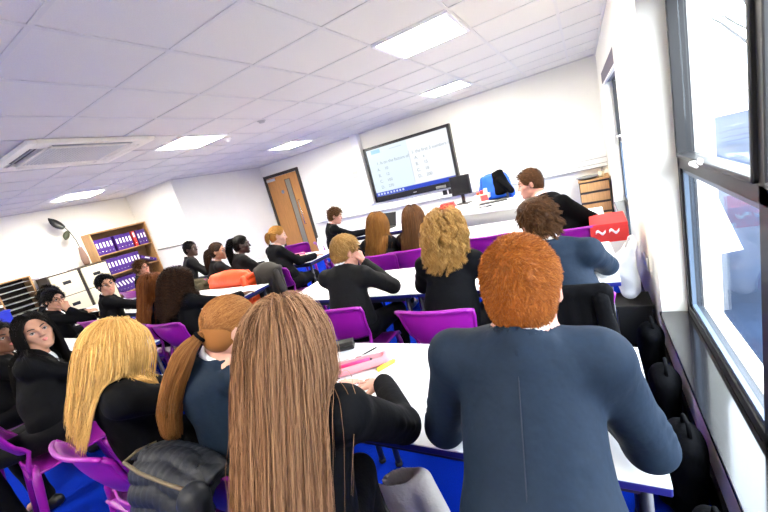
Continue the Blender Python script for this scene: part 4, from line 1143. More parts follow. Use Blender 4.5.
def puffer(x, y, rz):
    B = frame(rz); base = V3(x, y, 0)
    t = thing('puffer_jacket', 'black quilted puffer jacket over the chair back behind the ponytail girl', 'coat', (x, y, 0))
    Q = lambda X, Y, Z: tuple(B @ V3(X, Y, Z))
    prof = [(-.150, .56), (-.155, .68), (-.165, .78), (-.185, .83), (-.215, .855), (-.255, .862), (-.295, .85), (-.32, .82), (-.34, .76), (-.36, .66), (-.375, .54), (-.385, .40)]
    pa = np.array(prof); d = np.concatenate([[0], np.cumsum(np.linalg.norm(np.diff(pa, axis=0), axis=1))]); T = d[-1]
    ss = np.linspace(0, T, 110); cy = np.interp(ss, d, pa[:, 0]); cz = np.interp(ss, d, pa[:, 1])
    for _ in range(10): cy[1:-1] = (cy[:-2] + 2 * cy[1:-1] + cy[2:]) / 4; cz[1:-1] = (cz[:-2] + 2 * cz[1:-1] + cz[2:]) / 4
    ty, tz = np.gradient(cy), np.gradient(cz); L_ = np.hypot(ty, tz); ny, nz = -tz / L_, ty / L_
    rows = []
    for u in np.linspace(-1, 1, 49):
        r = []
        for k in range(110):
            ch = (T - ss[k]) / .062 + .55 * abs(u * 1.0 - .1)          # chevron rows of stitching
            bl = .013 * abs(math.sin(PI * ch)) ** .55 + .003 * math.sin(23 * u + 31 * ss[k]) * math.sin(17 * u - 40 * ss[k])
            w = .205 + .03 * max(0, (ss[k] - T * .45)) / T
            yy = cy[k] - ny[k] * bl * -1 * -1 + (.05 * abs(u) ** 4 if cy[k] < -.25 else -.03 * abs(u) ** 4); zz = cz[k] - nz[k] * bl * -1 * -1 - .018 * u * u - .02 * abs(u) ** 6
            r.append(Q(u * w, yy, zz))
        rows.append(r)
    MB().slab(rows, .016).build('quilted_body', M['puffer'], t)
    s = Solid(); Lw = lambda X, Y, Z: base + B @ V3(X, Y, Z)
    for a, b in (((.185, -.31, .815), (.215, -.37, .64)), ((.215, -.37, .64), (.205, -.385, .40))): s.u(Cap(Lw(*a), Lw(*b), .042, .045), .03)
    for z in (.78, .70, .62, .54): s.s(Cap(Lw(.12, -.46, z), Lw(.30, -.44, z + .02), .012), .03)
    solid_obj('sleeve', s, .007, M['puffer'], t, base, 2, .003)
    pts = [Q(-.19, -.20, .838), Q(-.205, -.255, .848), Q(-.185, -.305, .852), (Q(-.06, -.318, .852)), Q(.08, -.318, .85), Q(.17, -.31, .84)]
    MB().tube(pts, .006, 8).build('collar_binding', M['lining'], t)
puffer(-1.20, 0.70, 0)
coat('draped_coat', 'black coat draped over the chair of the navy blazer boy, window side', -0.16, 1.95, 0, M['black_cloth'], False, .50, .165, .855, 5, folds=6)
coat('puffer_coat', 'bright orange puffer coat on the chair behind the curly girl’s desk', -3.76, 2.97, 0, M['orange_coat'], True, .42, .33, .83, 7, hood=True)
coat('wool_coat', 'dark grey coat on the chair of the strawberry blonde girl', -3.16, 3.04, 0, M['grey_coat'], False, .42, .18, .86, 9, hood=True)
coat('olive_jacket', 'olive jacket on the chair left of the orange coat', -4.48, 2.98, 0, M['olive_coat'], True, .34, .20, .80, 11)

# ------------------------------------------------------------------ storage along the left wall
t = thing('bookcase', 'wooden bookcase full of purple ring binders in the corner', 'bookcase', (-8.74, 3.98, 0), 0)
bx0, bx1, by0, by1, bh = 0.0, 0.36, -0.58, 0.50, 1.83
MB().box(bx0, bx1, by0, by0 + .022, 0, bh, bev=.002).build('side_panel', M['wood'], t)
MB().box(bx0, bx1, by1 - .022, by1, 0, bh, bev=.002).build('side_panel', M['wood'], t)
MB().box(bx0, bx1, by0 + .022, by1 - .022, bh - .022, bh).build('top', M['wood'], t)
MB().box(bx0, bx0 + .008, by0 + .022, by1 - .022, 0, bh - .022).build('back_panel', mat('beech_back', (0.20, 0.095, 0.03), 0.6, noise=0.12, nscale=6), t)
SH = [0.10, 0.46, 0.86, 1.28]   # shelf heights (top faces)
SH = [0.09, 0.53, 0.95, 1.37]
for z in SH: MB().box(bx0 + .008, bx1 - .006, by0 + .022, by1 - .022, z - .02, z).build('shelf', M['wood'], t)
def make_binder(label):
    b = thing('ring_binder', label, 'binder', (0, 0, 0), 0, 'purple ring binders in the bookcase')
    MB().box(-.27, 0, -.030, .030, 0, .315, bev=.003).build('cover', M['purple'], b)
    MB().box(-.001, .0015, -.015, .015, .14, .24).build('spine_label', M['paper'], b)
    MB().lathe([(.004, 0), (.009, 0), (.009, .002), (.004, .002)], 12, Matrix.Translation((.0005, 0, .06)) @ Matrix.Rotation(PI / 2, 4, 'Y')).build('finger_ring', M['chrome'], b)
    return b
bd0 = None; BX = -8.74 + bx1 - .03
def put_binder(y, z, tilt, label):
    global bd0
    if bd0 is None: bd0 = make_binder(label); o = bd0
    else: o = dup(bd0, (0, 0, 0), 0, label)
    o.location = (BX, y, z); o.rotation_euler = (tilt, 0, 0); return o
yL, yR = 3.98 + by0 + .03, 3.98 + by1 - .03
LB = {3: 'purple binder on the top shelf of the bookcase', 2: 'purple binder on the second shelf of the bookcase', 1: 'purple leaning binder on the third shelf of the bookcase', 0: 'purple leaning binder on the bottom shelf of the bookcase'}
GB = {3: 'top shelf binders', 2: 'second shelf binders', 1: 'third shelf binders', 0: 'bottom shelf binders'}
for i in range(5): put_binder(yL + .035 + i * .063, SH[3], 0, LB[3])['group'] = GB[3]
for i in range(5): put_binder(yL + .40 + i * .063, SH[3], 0, LB[3])['group'] = GB[3]
for i in range(3): put_binder(yL + .83 + i * .063, SH[3], 0, LB[3])['group'] = GB[3]
rb = put_binder(yL + .745, SH[3], 0, 'red binder with a white top among the purple ones on the top shelf'); rb['group'] = GB[3]
for i, c in enumerate(rb.children):
    if c.name.startswith('cover'): c.data = c.data.copy(); c.data.materials[0] = M['red']
    if c.name.startswith('spine'): c.location = (0, 0, .05)
for i in range(10): put_binder(yL + .10 + i * .063, SH[2], 0, LB[2])['group'] = GB[2]
o = put_binder(yR - .045, SH[2] + .03, 0, 'purple binder lying tilted at the right end of the second shelf'); o.rotation_euler = (math.radians(62), 0, 0); o.location.y = yR - .02; o['group'] = GB[2]
tl = math.radians(17)
for i in range(9): put_binder(yL + .14 + i * .066, SH[1] + .009, tl, LB[1])['group'] = GB[1]
for i in range(3): put_binder(yL + .14 + i * .066, SH[0] + .009, tl, LB[0])['group'] = GB[0]

def cabinet(y, label):
    t = thing('filing_cabinet', label, 'cabinet', (-8.74, y, 0), 0, 'filing cabinets')
    MB().box(0, .50, -.235, .235, 0, 1.27, bev=.004).build('carcass', M['cab_dark'], t)
    for i in range(3):
        z0 = .03 + i * .41
        d = MB().box(.50, .525, -.212, .212, z0, z0 + .395, bev=.004).build('drawer', M['cream'], t)
        MB().box(.523, .53, -.06, .06, z0 + .20, z0 + .26, bev=.002).box(.528, .545, -.055, .055, z0 + .238, z0 + .25, bev=.002).build('handle', M['black'], d)
    return t
cabinet(2.72, 'cream filing cabinet with dark frame, next to the pigeonholes')
cabinet(3.20, 'cream filing cabinet with dark frame, next to the bookcase')
pp = thing('paper_pile', 'white papers lying on top of the filing cabinets', 'papers', (-8.44, 2.60, 1.27), .1)
MB().box(-.15, .15, -.21, .21, 0, .012).build('sheet', M['paper'], pp); MB().box(-.15, .15, -.21, .21, .012, .03, M=Matrix.Rotation(.25, 4, 'Z')).build('sheet', M['paper'], pp)
va = thing('flower_vase', 'tall brown vase holding a dark leaf flower on the filing cabinet', 'vase', (-8.48, 3.22, 1.27))
MB().lathe([(0, 0), (.045, 0), (.055, .06), (.062, .14), (.05, .24), (.036, .32), (.030, .36), (.025, .36), (.028, .32), (.02, .1), (0, .05)], 24).build('body', mat('bronze_glaze', (0.22, 0.13, 0.10), 0.3), va)
MB().tube([(0, 0, .30), (0, -.01, .5), (.02, -.06, .68), (.03, -.11, .78)], .008, 8).build('stem', mat('stem_green', (0.05, 0.07, 0.05), 0.6), va)
def leaf(P0, P1, w, mname, sag=.03):
    P0, P1 = Vector(P0), Vector(P1); ax = (P1 - P0); sd = ax.normalized().cross(Vector((1, 0, .2))).normalized(); nn = ax.normalized().cross(sd)
    return [[tuple(P0 + ax * v + sd * (u * w * (math.sin(PI * min(1, .12 + v * .88)) ** .8)) + nn * (sag * (u * u) + .03 * math.sin(PI * v))) for u in np.linspace(-1, 1, 7)] for v in np.linspace(0, 1, 11)]
MB().slab(leaf((.03, -.10, .77), (.03, -.27, .99), .075, ''), .004).build('leaf', mat('dark_leaf', (0.005, 0.006, 0.005), 0.4), va)
MB().slab(leaf((.02, -.07, .70), (.05, -.17, .55), .05, ''), .004).build('leaf', mat('dull_leaf', (0.06, 0.065, 0.03), 0.5), va)
pg = thing('pigeonhole_unit', 'wooden pigeonhole unit with dark trays left of the filing cabinets', 'pigeonholes', (-8.74, 1.97, 0))
MB().box(0, .34, -.55, -.53, 0, 1.37).build('side_panel', M['wood'], pg); MB().box(0, .34, .355, .38, 0, 1.37).build('side_panel', M['wood'], pg)
MB().box(0, .34, -.53, .355, 1.35, 1.37).build('top', M['wood'], pg); MB().box(0, .33, -.09, -.07, 0, 1.35).build('divider', M['wood'], pg)
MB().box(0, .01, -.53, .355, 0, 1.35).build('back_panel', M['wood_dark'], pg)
for c0, c1 in ((-.53, -.09), (-.07, .355)):
    for i in range(12):
        z = 1.30 - i * .10
        MB().box(.01, .32, c0, c1, z - .082, z - .012).build('opening', M['wood_dark'], pg) if False else None
        MB().box(.01, .325, c0, c1, z - .012, z - .004).build('tray_shelf', M['lgrey'], pg)
for z, y, lb in ((1.196, -.28, 'white paper sheets sticking out of the second pigeonhole slot'), (.996, -.25, 'white paper sheets sticking out of a middle pigeonhole slot')):
    tag(MB().box(-.16, .16, -.15, .15, 0, .03).build('paper_sheets', M['paper'], loc=(-8.52, 1.97 + y, z + .002)), lb, 'papers')
bt = thing('blue_box_file', 'bright blue box in front of the pigeonholes', 'box', (-6.45, 1.28, DH) if False else (-8.24, 1.58, 0.0))
MB().box(-.12, .12, -.28, .28, 0, .92, bev=.005).build('body', mat('blue_plastic', (0.01, 0.03, 0.55), 0.4), bt); MB().box(-.13, .13, -.29, .29, .92, .95, bev=.004).build('lid', mat('blue_plastic_lid', (0.015, 0.04, 0.6), 0.4), bt)

# ------------------------------------------------------------------ teacher's end
td = thing('teacher_desk', 'long white curved teacher desk below the screen', 'desk', (0, 0, 0))
fe = [(-2.35, 5.35), (-2.0, 5.12), (-1.65, 4.92), (-1.3, 4.80), (-0.9, 4.74), (-0.42, 4.72)]
top = fe + [(-0.42, 5.5), (-1.15, 5.55), (-1.45, 5.75), (-1.6, 6.15), (-2.35, 6.2)]
MB().prism(top, .715, .75).build('top', M['desk_top'], td)
ap = MB()
P = [[(x, y + .015, z) for z in (.50, .60, .714)] for x, y in fe]; ap.slab(P, .02); ap.build('modesty_panel', M['panel_grey'], td)
for x, y in ((-2.28, 5.45), (-2.28, 6.12), (-.5, 4.82), (-.5, 5.42), (-1.4, 5.0)):
    MB().tube([(x, y, .715), (x, y, 0)], .025, 12).build('leg', M['frame_steel'], td)
mo = thing('monitor', 'small black computer monitor on the teacher desk, seen from behind the class', 'monitor', (-1.78, 5.82, .75), math.radians(-6))
MB().box(-.17, .17, -.02, .02, .15, .46, bev=.006).build('housing', M['black'], mo); MB().box(-.155, .155, -.023, -.02, .17, .445).build('panel', mat('dark_panel', (0.01, 0.01, 0.012), 0.15), mo)
MB().box(-.025, .025, .0, .03, .01, .2).build('neck', M['black'], mo); MB().box(-.11, .11, -.08, .1, 0, .014, bev=.004).build('base', M['black'], mo)
kb = thing('keyboard', 'dark keyboard on the teacher desk by the blue coat', 'keyboard', (-1.22, 5.38, .75), .2)
MB().box(-.2, .2, -.07, .07, 0, .016, bev=.003).build('case', M['black'], kb); ky = MB()
for i in range(14):
    for j in range(4): ky.box(-.19 + i * .027, -.167 + i * .027, -.055 + j * .028, -.032 + j * .028, .016, .021)
ky.build('keys', mat('key_grey', (0.06, 0.055, 0.045), 0.5), kb)
tag(MB().box(-.13, .13, -.09, .09, 0, .05, bev=.004).box(-.10, .12, -.07, .08, .05, .085, bev=.004).build('red_folder_stack', M['red'], loc=(-2.0, 5.62, .75), rz=.2), 'red folders stacked on the teacher desk under the screen', 'folders')
tag(MB().box(-.05, .05, -.04, .04, 0, .09, bev=.004).build('red_tin', M['red'], loc=(-1.42, 5.72, .75), rz=.5), 'small red tin beside the monitor', 'tin')
for i, (x, y, r, lb) in enumerate(((-1.55, 5.15, .2, 'sheet of paper on the teacher desk nearest its curved edge'), (-1.0, 5.12, -.3, 'sheet of paper on the teacher desk before the keyboard'), (-.78, 5.2, .5, 'sheet of paper on the teacher desk near the laughing boy'), (-1.85, 5.35, -.4, 'sheet of paper on the teacher desk beside the red folders'))):
    tag(MB().box(-.105, .105, -.148, .148, 0, .002 + .0005 * i).build('paper_sheet', M['paper'], loc=(x, y, .7505), rz=r), lb, 'paper')
tag(MB().tube([(-.12, 0, .008), (-.03, .03, .008), (.06, -.02, .008), (.14, .02, .008)], .007, 8).box(.0, .07, -.03, .02, 0, .02, bev=.004).build('cable_remote', M['black'], loc=(-1.25, 5.05, .752), rz=.3), 'black remote and cable lying on the teacher desk', 'remote')
tag(MB().box(-.09, .09, -.05, .05, 0, .055, bev=.006).build('cable_box', M['grey'], loc=(-2.42, 6.70, 1.0)), 'small grey box on the trunking just below the screen', 'box')
og = thing('desk_organiser', 'cream and orange stationery tray right of the monitor', 'tray', (-1.52, 6.05, .75), .1)
MB().box(-.12, .12, -.08, .08, 0, .07, bev=.004).build('tray', M['cream'], og)
for i, (dx, m_) in enumerate(((-.06, 'orange_coat'), (.0, 'red'), (.06, 'paper'))): MB().box(dx - .025, dx + .02, -.05, .05, .07, .11 + .02 * i).build('packet', M[m_], og)
# teacher's chair with a blue coat
tc = thing('office_chair', 'black office chair behind the teacher desk under the blue coat', 'chair', (-1.38, 5.98, 0), math.radians(172))
Pq = [[(.23 * u * (1 - .15 * v), -.22 - .05 * v + .05 * u * u, .55 + .52 * v) for v in np.linspace(0, 1, 8)] for u in np.linspace(-1, 1, 9)]
MB().slab(Pq, .05).build('backrest', M['black'], tc); MB().box(-.23, .23, -.2, .24, .43, .50, bev=.025).build('seat', M['black'], tc)
MB().tube([(0, 0, .43), (0, 0, .09)], .028, 12).build('gas_lift', M['black'], tc)
for i in range(5):
    a = i * 2 * PI / 5; l = MB().tube([(0, 0, .10), (.27 * math.cos(a), .27 * math.sin(a), .065)], [.025, .017], 8).build('leg', M['black'], tc)
    MB().sphere((.27 * math.cos(a), .27 * math.sin(a), .03), .03, 10, 8).build('castor', M['black'], l)
s = Solid(); B = frame(172); base = V3(-1.38, 5.98, 0); L = lambda X, Y, Z: base + B @ V3(X, Y, Z)
s.u(ECap(L(0, -.345, 1.06), L(0, -.37, .62), (.19, .05), (.25, .055), B[:, 0]), .03).u(ECap(L(0, -.21, 1.06), L(0, -.17, .72), (.17, .03), (.20, .03), B[:, 0]), .03)
for sx in (-1, 1): s.u(Cap(L(sx * .17, -.27, 1.03), L(sx * .27, -.25, .72), .06, .05), .03)
for q in (-.14, -.05, .05, .14): s.u(Cap(L(q, -.385, 1.02), L(q * 1.3, -.405, .62), .022, .03), .03)
bc = thing('blue_coat', 'bright blue coat hung over the office chair behind the teacher desk', 'coat', tuple(base))
solid_obj('body', s, .01, M['blue_coat'], bc, base, 2, .004)
s = Solid(); s.u(ECap(L(-.10, -.20, 1.10), L(-.16, -.12, .80), (.10, .04), (.12, .05), B[:, 0]), .02); s.u(Cap(L(-.12, -.2, 1.1), L(-.30, -.1, .80), .04, .05), .03)
s.u(Cap(L(-.14, -.13, .98), L(-.34, -.02, .80), .05, .045), .03)
solid_obj('lining', s, .01, M['black_cloth'], bc, base, 2, .003)
# drawer pedestal
dp = thing('drawer_unit', 'wooden drawer pedestal in the far window corner', 'drawers', (0.075, 6.36, 0))
MB().box(-.205, .195, 0, .44, 0, .66, bev=.003).build('carcass', mat('beech_dark_side', (0.03, 0.02, 0.016), 0.5), dp); MB().box(-.215, .205, -.02, .45, .66, .685, bev=.003).build('top', M['wood'], dp)
for i in range(4): MB().box(-.195, .185, -.018, 0, .03 + i * .16, .155 + i * .16, bev=.002).build('drawer', M['wood'], dp)
tr = thing('black_tray', 'black round tray on the wooden drawer pedestal', 'tray', (0.0, 6.5, .685))
MB().lathe([(0, 0), (.11, 0), (.15, .028), (.158, .034), (.145, .03), (.105, .008), (0, .008)], 28).build('dish', M['black'], tr)
MB().lathe([(.150, .028), (.160, .032), (.160, .038), (.150, .035)], 28).build('rim', M['grey'], tr)
pt = thing('pen_pot', 'small cream pot on the wooden drawer pedestal', 'pot', (0.18, 6.46, .685))
MB().lathe([(0, 0), (.035, 0), (.04, .09), (.034, .09), (.03, .01), (0, .01)], 16).build('body', M['cream'], pt); MB().tube([(0, 0, .02), (.02, .01, .14)], .005, 6).build('pen', M['black'], pt)

# ------------------------------------------------------------------ things on and under the desks
rbx = thing('crisp_box', 'red and white cardboard box by the window wall behind the navy blazer boy', 'box', (0.085, 3.02, 0.50))
MB().box(-.11, .11, -.17, .17, 0, .20).build('carton', M['paper'], rbx)
MB().box(-.112, .112, -.173, .173, .20, .33, bev=.002).build('lid', M['red'], rbx)
for dx in (-.05, .03): MB().slab([[(dx - .03 + .06 * u, -.175 - .0005, .265 + .02 * v + .012 * math.sin(7 * u)) for v in (0, 1)] for u in np.linspace(0, 1, 8)], .001).build('white_print', M['white'], rbx)
st = thing('low_stool', 'dark stool under the red and white box', 'stool', (0.085, 3.02, 0))
MB().box(-.11, .11, -.16, .16, .47, .50, bev=.004).build('seat', M['frame_steel'], st)
for sx in (-.09, .09):
    for sy in (-.13, .13): MB().tube([(sx, sy, .47), (sx, sy, 0)], .015, 8).build('leg', M['frame_steel'], st)
bgm = mat('white_polythene', (0.75, 0.76, 0.80), 0.35, bump=0.6, bscale=25)
cr = thing('storage_crate', 'black storage crate under the white carrier bag at the end of the desk', 'crate', (0.165, 2.74, 0))
MB().box(-.09, .10, -.11, .11, 0, .29, bev=.006).build('body', M['rubber'], cr); MB().box(-.098, .108, -.118, .118, .29, .315, bev=.004).build('lid', M['rubber'], cr)
pb = thing('carrier_bag', 'crumpled white carrier bag standing on the black crate by the desk end', 'bag', (0.19, 2.72, .315))
s = Solid(); s.u(ECap(V3(.165, 2.73, .39), V3(.14, 2.74, .56), (.075, .06), (.085, .08), V3(0, 1, 0)), .02).u(Cap(V3(.14, 2.68, .56), V3(.20, 2.66, .74), .045, .02), .05).u(Cap(V3(.12, 2.80, .56), V3(.17, 2.83, .68), .04, .018), .05)
solid_obj('bag_body', s, .009, bgm, pb, (.19, 2.72, .315), 1, .006)
MB().tube([(.0, -.05, .385), (.01, -.02, .455), (.0, .06, .425), (-.02, .1, .345)], .008, 8).build('handle', bgm, pb)
tag(MB().box(-.10, .05, -.14, .14, 0, .025).box(-.09, .06, -.13, .15, .025, .045).build('paper_stack', M['paper'], loc=(0.02, 2.49, DH + .0005), rz=.05), 'stack of white papers on the desk end beside the window wall', 'papers')
def rucksack(x, y, rz, label, sc=1.0):
    t = thing('rucksack', label, 'bag', (x, y, 0)); B = frame(rz); b = V3(x, y, 0); L = lambda X, Y, Z: b + B @ (V3(X, Y, Z) * sc)
    s = Solid(); s.u(ECap(L(0, 0, .07), L(0, -.02, .34), (.13, .075), (.11, .06), B[:, 0]), .03)
    solid_obj('main_compartment', s, .01, M['black_cloth'], t, b, 2, .004)
    s = Solid(); s.u(ECap(L(0, .075, .08), L(0, .06, .20), (.09, .035), (.085, .03), B[:, 0]), .02); solid_obj('front_pocket', s, .01, M['black_cloth'], t, b, 2, .002)
    MB().tube([tuple(L(-.05, -.03, .39) - b), tuple(L(-.03, -.03, .45) - b), tuple(L(.03, -.03, .45) - b), tuple(L(.05, -.03, .39) - b)], .008, 8).build('strap', M['black_cloth'], t)
rucksack(0.195, 2.30, 90, 'black rucksack on the floor under the wall end beside the near window', .85)
rucksack(0.19, 1.86, 85, 'black rucksack on the floor below the window sill, beside the black coat', .85)
rucksack(0.19, 1.46, 95, 'black rucksack on the floor below the sill beside the ginger boy’s desk', .85)
rucksack(0.185, 1.06, 90, 'black rucksack on the floor at the near end of the window sill', .85)
wb = thing('canvas_bag', 'open off-white bag with black strap on the floor below the front desk', 'bag', (-0.74, 0.96, 0))
s = Solid(); s.u(ECap(V3(-.76, .98, .08), V3(-.78, .99, .33), (.10, .06), (.11, .05), V3(1, .3, 0)), .03).s(ECap(V3(-.79, .99, .30), V3(-.79, .99, .5), (.085, .03), (.12, .06), V3(1, .3, 0)), .01).u(Cap(V3(-.70, 1.0, .33), V3(-.62, .95, .2), .035, .05), .04)
solid_obj('bag_body', s, .007, mat('offwhite_canvas', (0.62, 0.58, 0.54), 0.8, bump=0.4, bscale=50), wb, (-.74, .96, 0), 1, .004)
MB().tube([(-.13, -.03, .36), (-.08, -.07, .28), (0, -.09, .18), (.06, -.08, .08), (.08, -.05, .03)], .010, 8).build('strap', M['black'], wb)
# pencil case and pens on the front desk
pc = thing('pencil_case', 'open pink pencil case full of pens on the front desk', 'pencil case', (-0.975, 1.165, DH), math.radians(33))
s = Solid(); s.u(ECap(V3(-.12, 0, .026), V3(.12, 0, .026), (.05, .026), (.042, .026), V3(0, 1, 0)), .01).s(ECap(V3(-.095, -.002, .05), V3(.10, -.002, .05), (.027, .03), (.02, .03), V3(0, 1, 0)), .006)
v, q = s.mesh(.004, 2); mesh_np('pouch', v, q, M['pink'], pc)
MB().tube([(-.11, .03, .047), (0, .034, .05), (.11, .02, .047)], .003, 6).build('zip', M['lgrey'], pc)
pn = []
def pen(name, label, loc, rz, m, ln=.14, r=.0045, tilt=0.0):
    o = thing(name, label, 'pen', loc, rz); Mx = Matrix.Rotation(tilt, 4, 'Y')
    MB().tube([(-ln / 2, 0, r), (ln / 2 - .012, 0, r)], r, 8, M=Mx).build('barrel', M[m] if isinstance(m, str) else m, o)
    MB().tube([(ln / 2 - .012, 0, r), (ln / 2, 0, r)], [r * .9, .0012], 8, M=Mx).build('tip', M['black'], o)
    return o
pen('marker_pen', 'hot pink marker lying in the pencil case', (-0.985, 1.158, DH + .027), math.radians(33), 'hotpink', .16, .010)
pen('ballpoint_pen', 'white pen lying in the pencil case beside the pink marker', (-0.945, 1.158, DH + .026), math.radians(40), 'lgrey', .12, .005)
pen('black_pen', 'black pen lying on the desk just behind the pencil case', (-1.02, 1.30, DH), math.radians(62), 'black', .13, .004)
pen('highlighter', 'yellow highlighter at the end of the pencil case by the hand', (-0.85, 1.20, DH), math.radians(60), 'yellow', .10, .010)
tag(MB().box(-.105, .105, -.145, .145, 0, .004).build('exercise_book', M['paper'], loc=(-1.26, 1.18, DH + .0005), rz=.25), 'white exercise book at the edge of the front desk by the ponytail girl', 'book')
bk = thing('glasses_case', 'black glasses case on the front desk beside the long brown hair', 'case', (-1.19, 1.33, DH), .5)
MB().box(-.07, .07, -.03, .03, 0, .022, bev=.008).build('shell', M['black'], bk); MB().box(-.07, .07, -.03, .03, .023, .043, bev=.008).build('lid', M['black'], bk)
pc2 = thing('pencil_case', 'hot pink pencil case on the desk in front of the wooden door', 'pencil case', (-3.62, 3.70, DH), .2)
MB().box(-.13, .13, -.05, .05, 0, .055, bev=.018).build('pouch', M['hotpink'], pc2); MB().box(-.12, .12, -.004, .004, .054, .058).build('zip', M['lgrey'], pc2)
wbt = thing('water_bottle', 'clear white water bottle on the desk by the pink pencil case', 'bottle', (-3.22, 3.78, DH))
MB().lathe([(0, 0), (.032, 0), (.034, .02), (.034, .14), (.022, .17), (.014, .185), (0, .185)], 18).build('body', mat('bottle_white', (0.75, 0.8, 0.85), 0.2), wbt); MB().lathe([(0, .185), (.016, .185), (.016, .21), (0, .21)], 14).build('cap', M['white'], wbt)
lp = thing('laptop', 'black laptop open on the desk near the door', 'laptop', (-2.80, 4.86, DH), math.radians(-20))
MB().box(-.16, .16, -.11, .11, 0, .016, bev=.004).build('base', M['black'], lp); MB().box(-.16, .16, -.006, .004, 0, .21, M=Matrix.Translation((0, .11, .016)) @ Matrix.Rotation(-.3, 4, 'X'), bev=.002).build('lid', M['rubber'], lp)
for i, (x, y, r, sz, lb) in enumerate(((-2.05, 1.08, .15, 1, 'open white exercise book in front of the blonde girl'), (-3.35, 1.1, -.1, 1, 'white exercise book in front of the girl looking back'), (-3.2, 2.28, .1, 1, 'white exercise book in front of the curly haired girl'), (-1.55, 2.4, .2, 1, 'white exercise book in front of the short blond boy'), (-.05, 2.25, 0, .9, 'white exercise book under the arm of the navy blazer boy'), (-4.6, 2.28, .1, 1, 'white exercise book before the black-haired boy looking back'))):
    e = thing('exercise_book', lb, 'book', (x, y, DH), r)
    MB().slab([[(-.15 * sz + .15 * sz * u, v * .10 * sz, .004 + .004 * math.sin(PI * u)) for v in (-1, 0, 1)] for u in np.linspace(0, 1, 7)], .004).build('page', M['paper'], e)
    MB().slab([[(.15 * sz * u, v * .10 * sz, .004 + .004 * math.sin(PI * u)) for v in (-1, 0, 1)] for u in np.linspace(0, 1, 7)], .004).build('page', M['paper'], e)
# ------------------------------------------------------------------ hair colours
HM = dict(
    ginger=hair_mat('hair_ginger', (0.1386, 0.0330, 0.0051), (0.2911, 0.0843, 0.0130), (0.4297, 0.1611, 0.0325)),
    brown=hair_mat('hair_light_brown', (0.1057, 0.0489, 0.0243), (0.2643, 0.1378, 0.0729), (0.4581, 0.2663, 0.1456)),
    auburn=hair_mat('hair_auburn_blonde', (0.1283, 0.0431, 0.0105), (0.2693, 0.1091, 0.0316), (0.3848, 0.1836, 0.0632)),
    blonde=hair_mat('hair_blonde', (0.4104, 0.2031, 0.0508), (0.7344, 0.4368, 0.1357), (0.9288, 0.6500, 0.2545)),
    black=hair_mat('hair_black', (0.0011, 0.0007, 0.0007), (0.0025, 0.0016, 0.0014), (0.0063, 0.0040, 0.0032)),
    darkbrown=hair_mat('hair_dark_brown', (0.0086, 0.0038, 0.0024), (0.0216, 0.0096, 0.0053), (0.0811, 0.0370, 0.0173)),
    red=hair_mat('hair_red_brown', (0.0713, 0.0173, 0.0034), (0.1620, 0.0443, 0.0086), (0.2722, 0.0918, 0.0216)),
    straw=hair_mat('hair_strawberry', (0.2052, 0.0780, 0.0136), (0.3762, 0.1755, 0.0378), (0.5130, 0.2927, 0.0864)),
    sandy=hair_mat('hair_sandy', (0.1515, 0.0711, 0.0185), (0.3029, 0.1615, 0.0474), (0.4682, 0.2907, 0.1053)),
    golden=hair_mat('hair_golden_brown', (0.0769, 0.0286, 0.0061), (0.1795, 0.0746, 0.0152), (0.2950, 0.1377, 0.0302)),
    mid=hair_mat('hair_mid_brown', (0.0204, 0.0076, 0.0026), (0.0765, 0.0315, 0.0109), (0.1530, 0.0693, 0.0248)),
    curlb=hair_mat('hair_curly_blonde', (0.1881, 0.0866, 0.0213), (0.4104, 0.2205, 0.0607), (0.6327, 0.3937, 0.1458)),
)
NAVY = MAT['blazer_navy']; BLK = MAT['blazer_black']; GRY = MAT['blazer_grey']
SK = {k: MAT['skin_' + k] for k in ('fair', 'pink', 'tan', 'brown', 'dark')}
LT = dict(brow=MAT['brow_light'])

# ---- front row
person('ginger boy in navy blazer seen from behind, nearest the camera', dict(H=(-.155, .80, 1.24), P=(-.135, .45, .55), legyaw=8, N=(-.16, .735, 1.105), SL=(-.325, .745, 1.068), SR=(-.02, .755, 1.062), EL=(-.43, .80, .80), ER=(.055, .83, .80), WL=(-.33, 1.02, .765), WR=(-.05, 1.05, .765),
    skin=SK['pink'], blazer=NAVY, h=.005, seam=True, face=False, nk=.96, head=(0, 14, 0), fold=.0012, bulk=1.02),
    dict(kind='crop', n=13000, rad=.0006, len=.0125, lift=.6, comb=(0.1, 0.1, -0.35), mess=.22, fade=-.05, cap=.005, ch=.004, clump=7, clamt=.25, cap_rnd=.35, topl=.1), HM['ginger'])
person('girl with very long light brown hair, right hand on the front desk', dict(H=(-.665, .57, 1.215), P=(-.73, .42, .55), legyaw=28, N=(-.685, .53, 1.06), SR=(-.55, .56, 1.02), SL=(-.81, .56, 1.02), ER=(-.56, .79, .795), WR=(-.748, 1.0, .78), EL=(-.95, .72, .80), WL=(-.93, .93, .77), hw=.135,
    skin=SK['fair'], blazer=BLK, h=.0052, face=False, head=(6, 10, 2), hands={'R': dict(d=(-.97, .05, -.13), n=(-.1, 0, -1), curl=.15, spread=.6)}),
    dict(kind='long', n=6000, rad=.0007, len=.60, steps=48, part=-.005, back=.55, infl=.010, grav=.42, stiff=.7, noise=.05, clump=18, clamt=.5, ragged=.22, cap_rnd=.55, tip=.12, fan=.35, backonly=-.02, dside=-.02), HM['brown'])
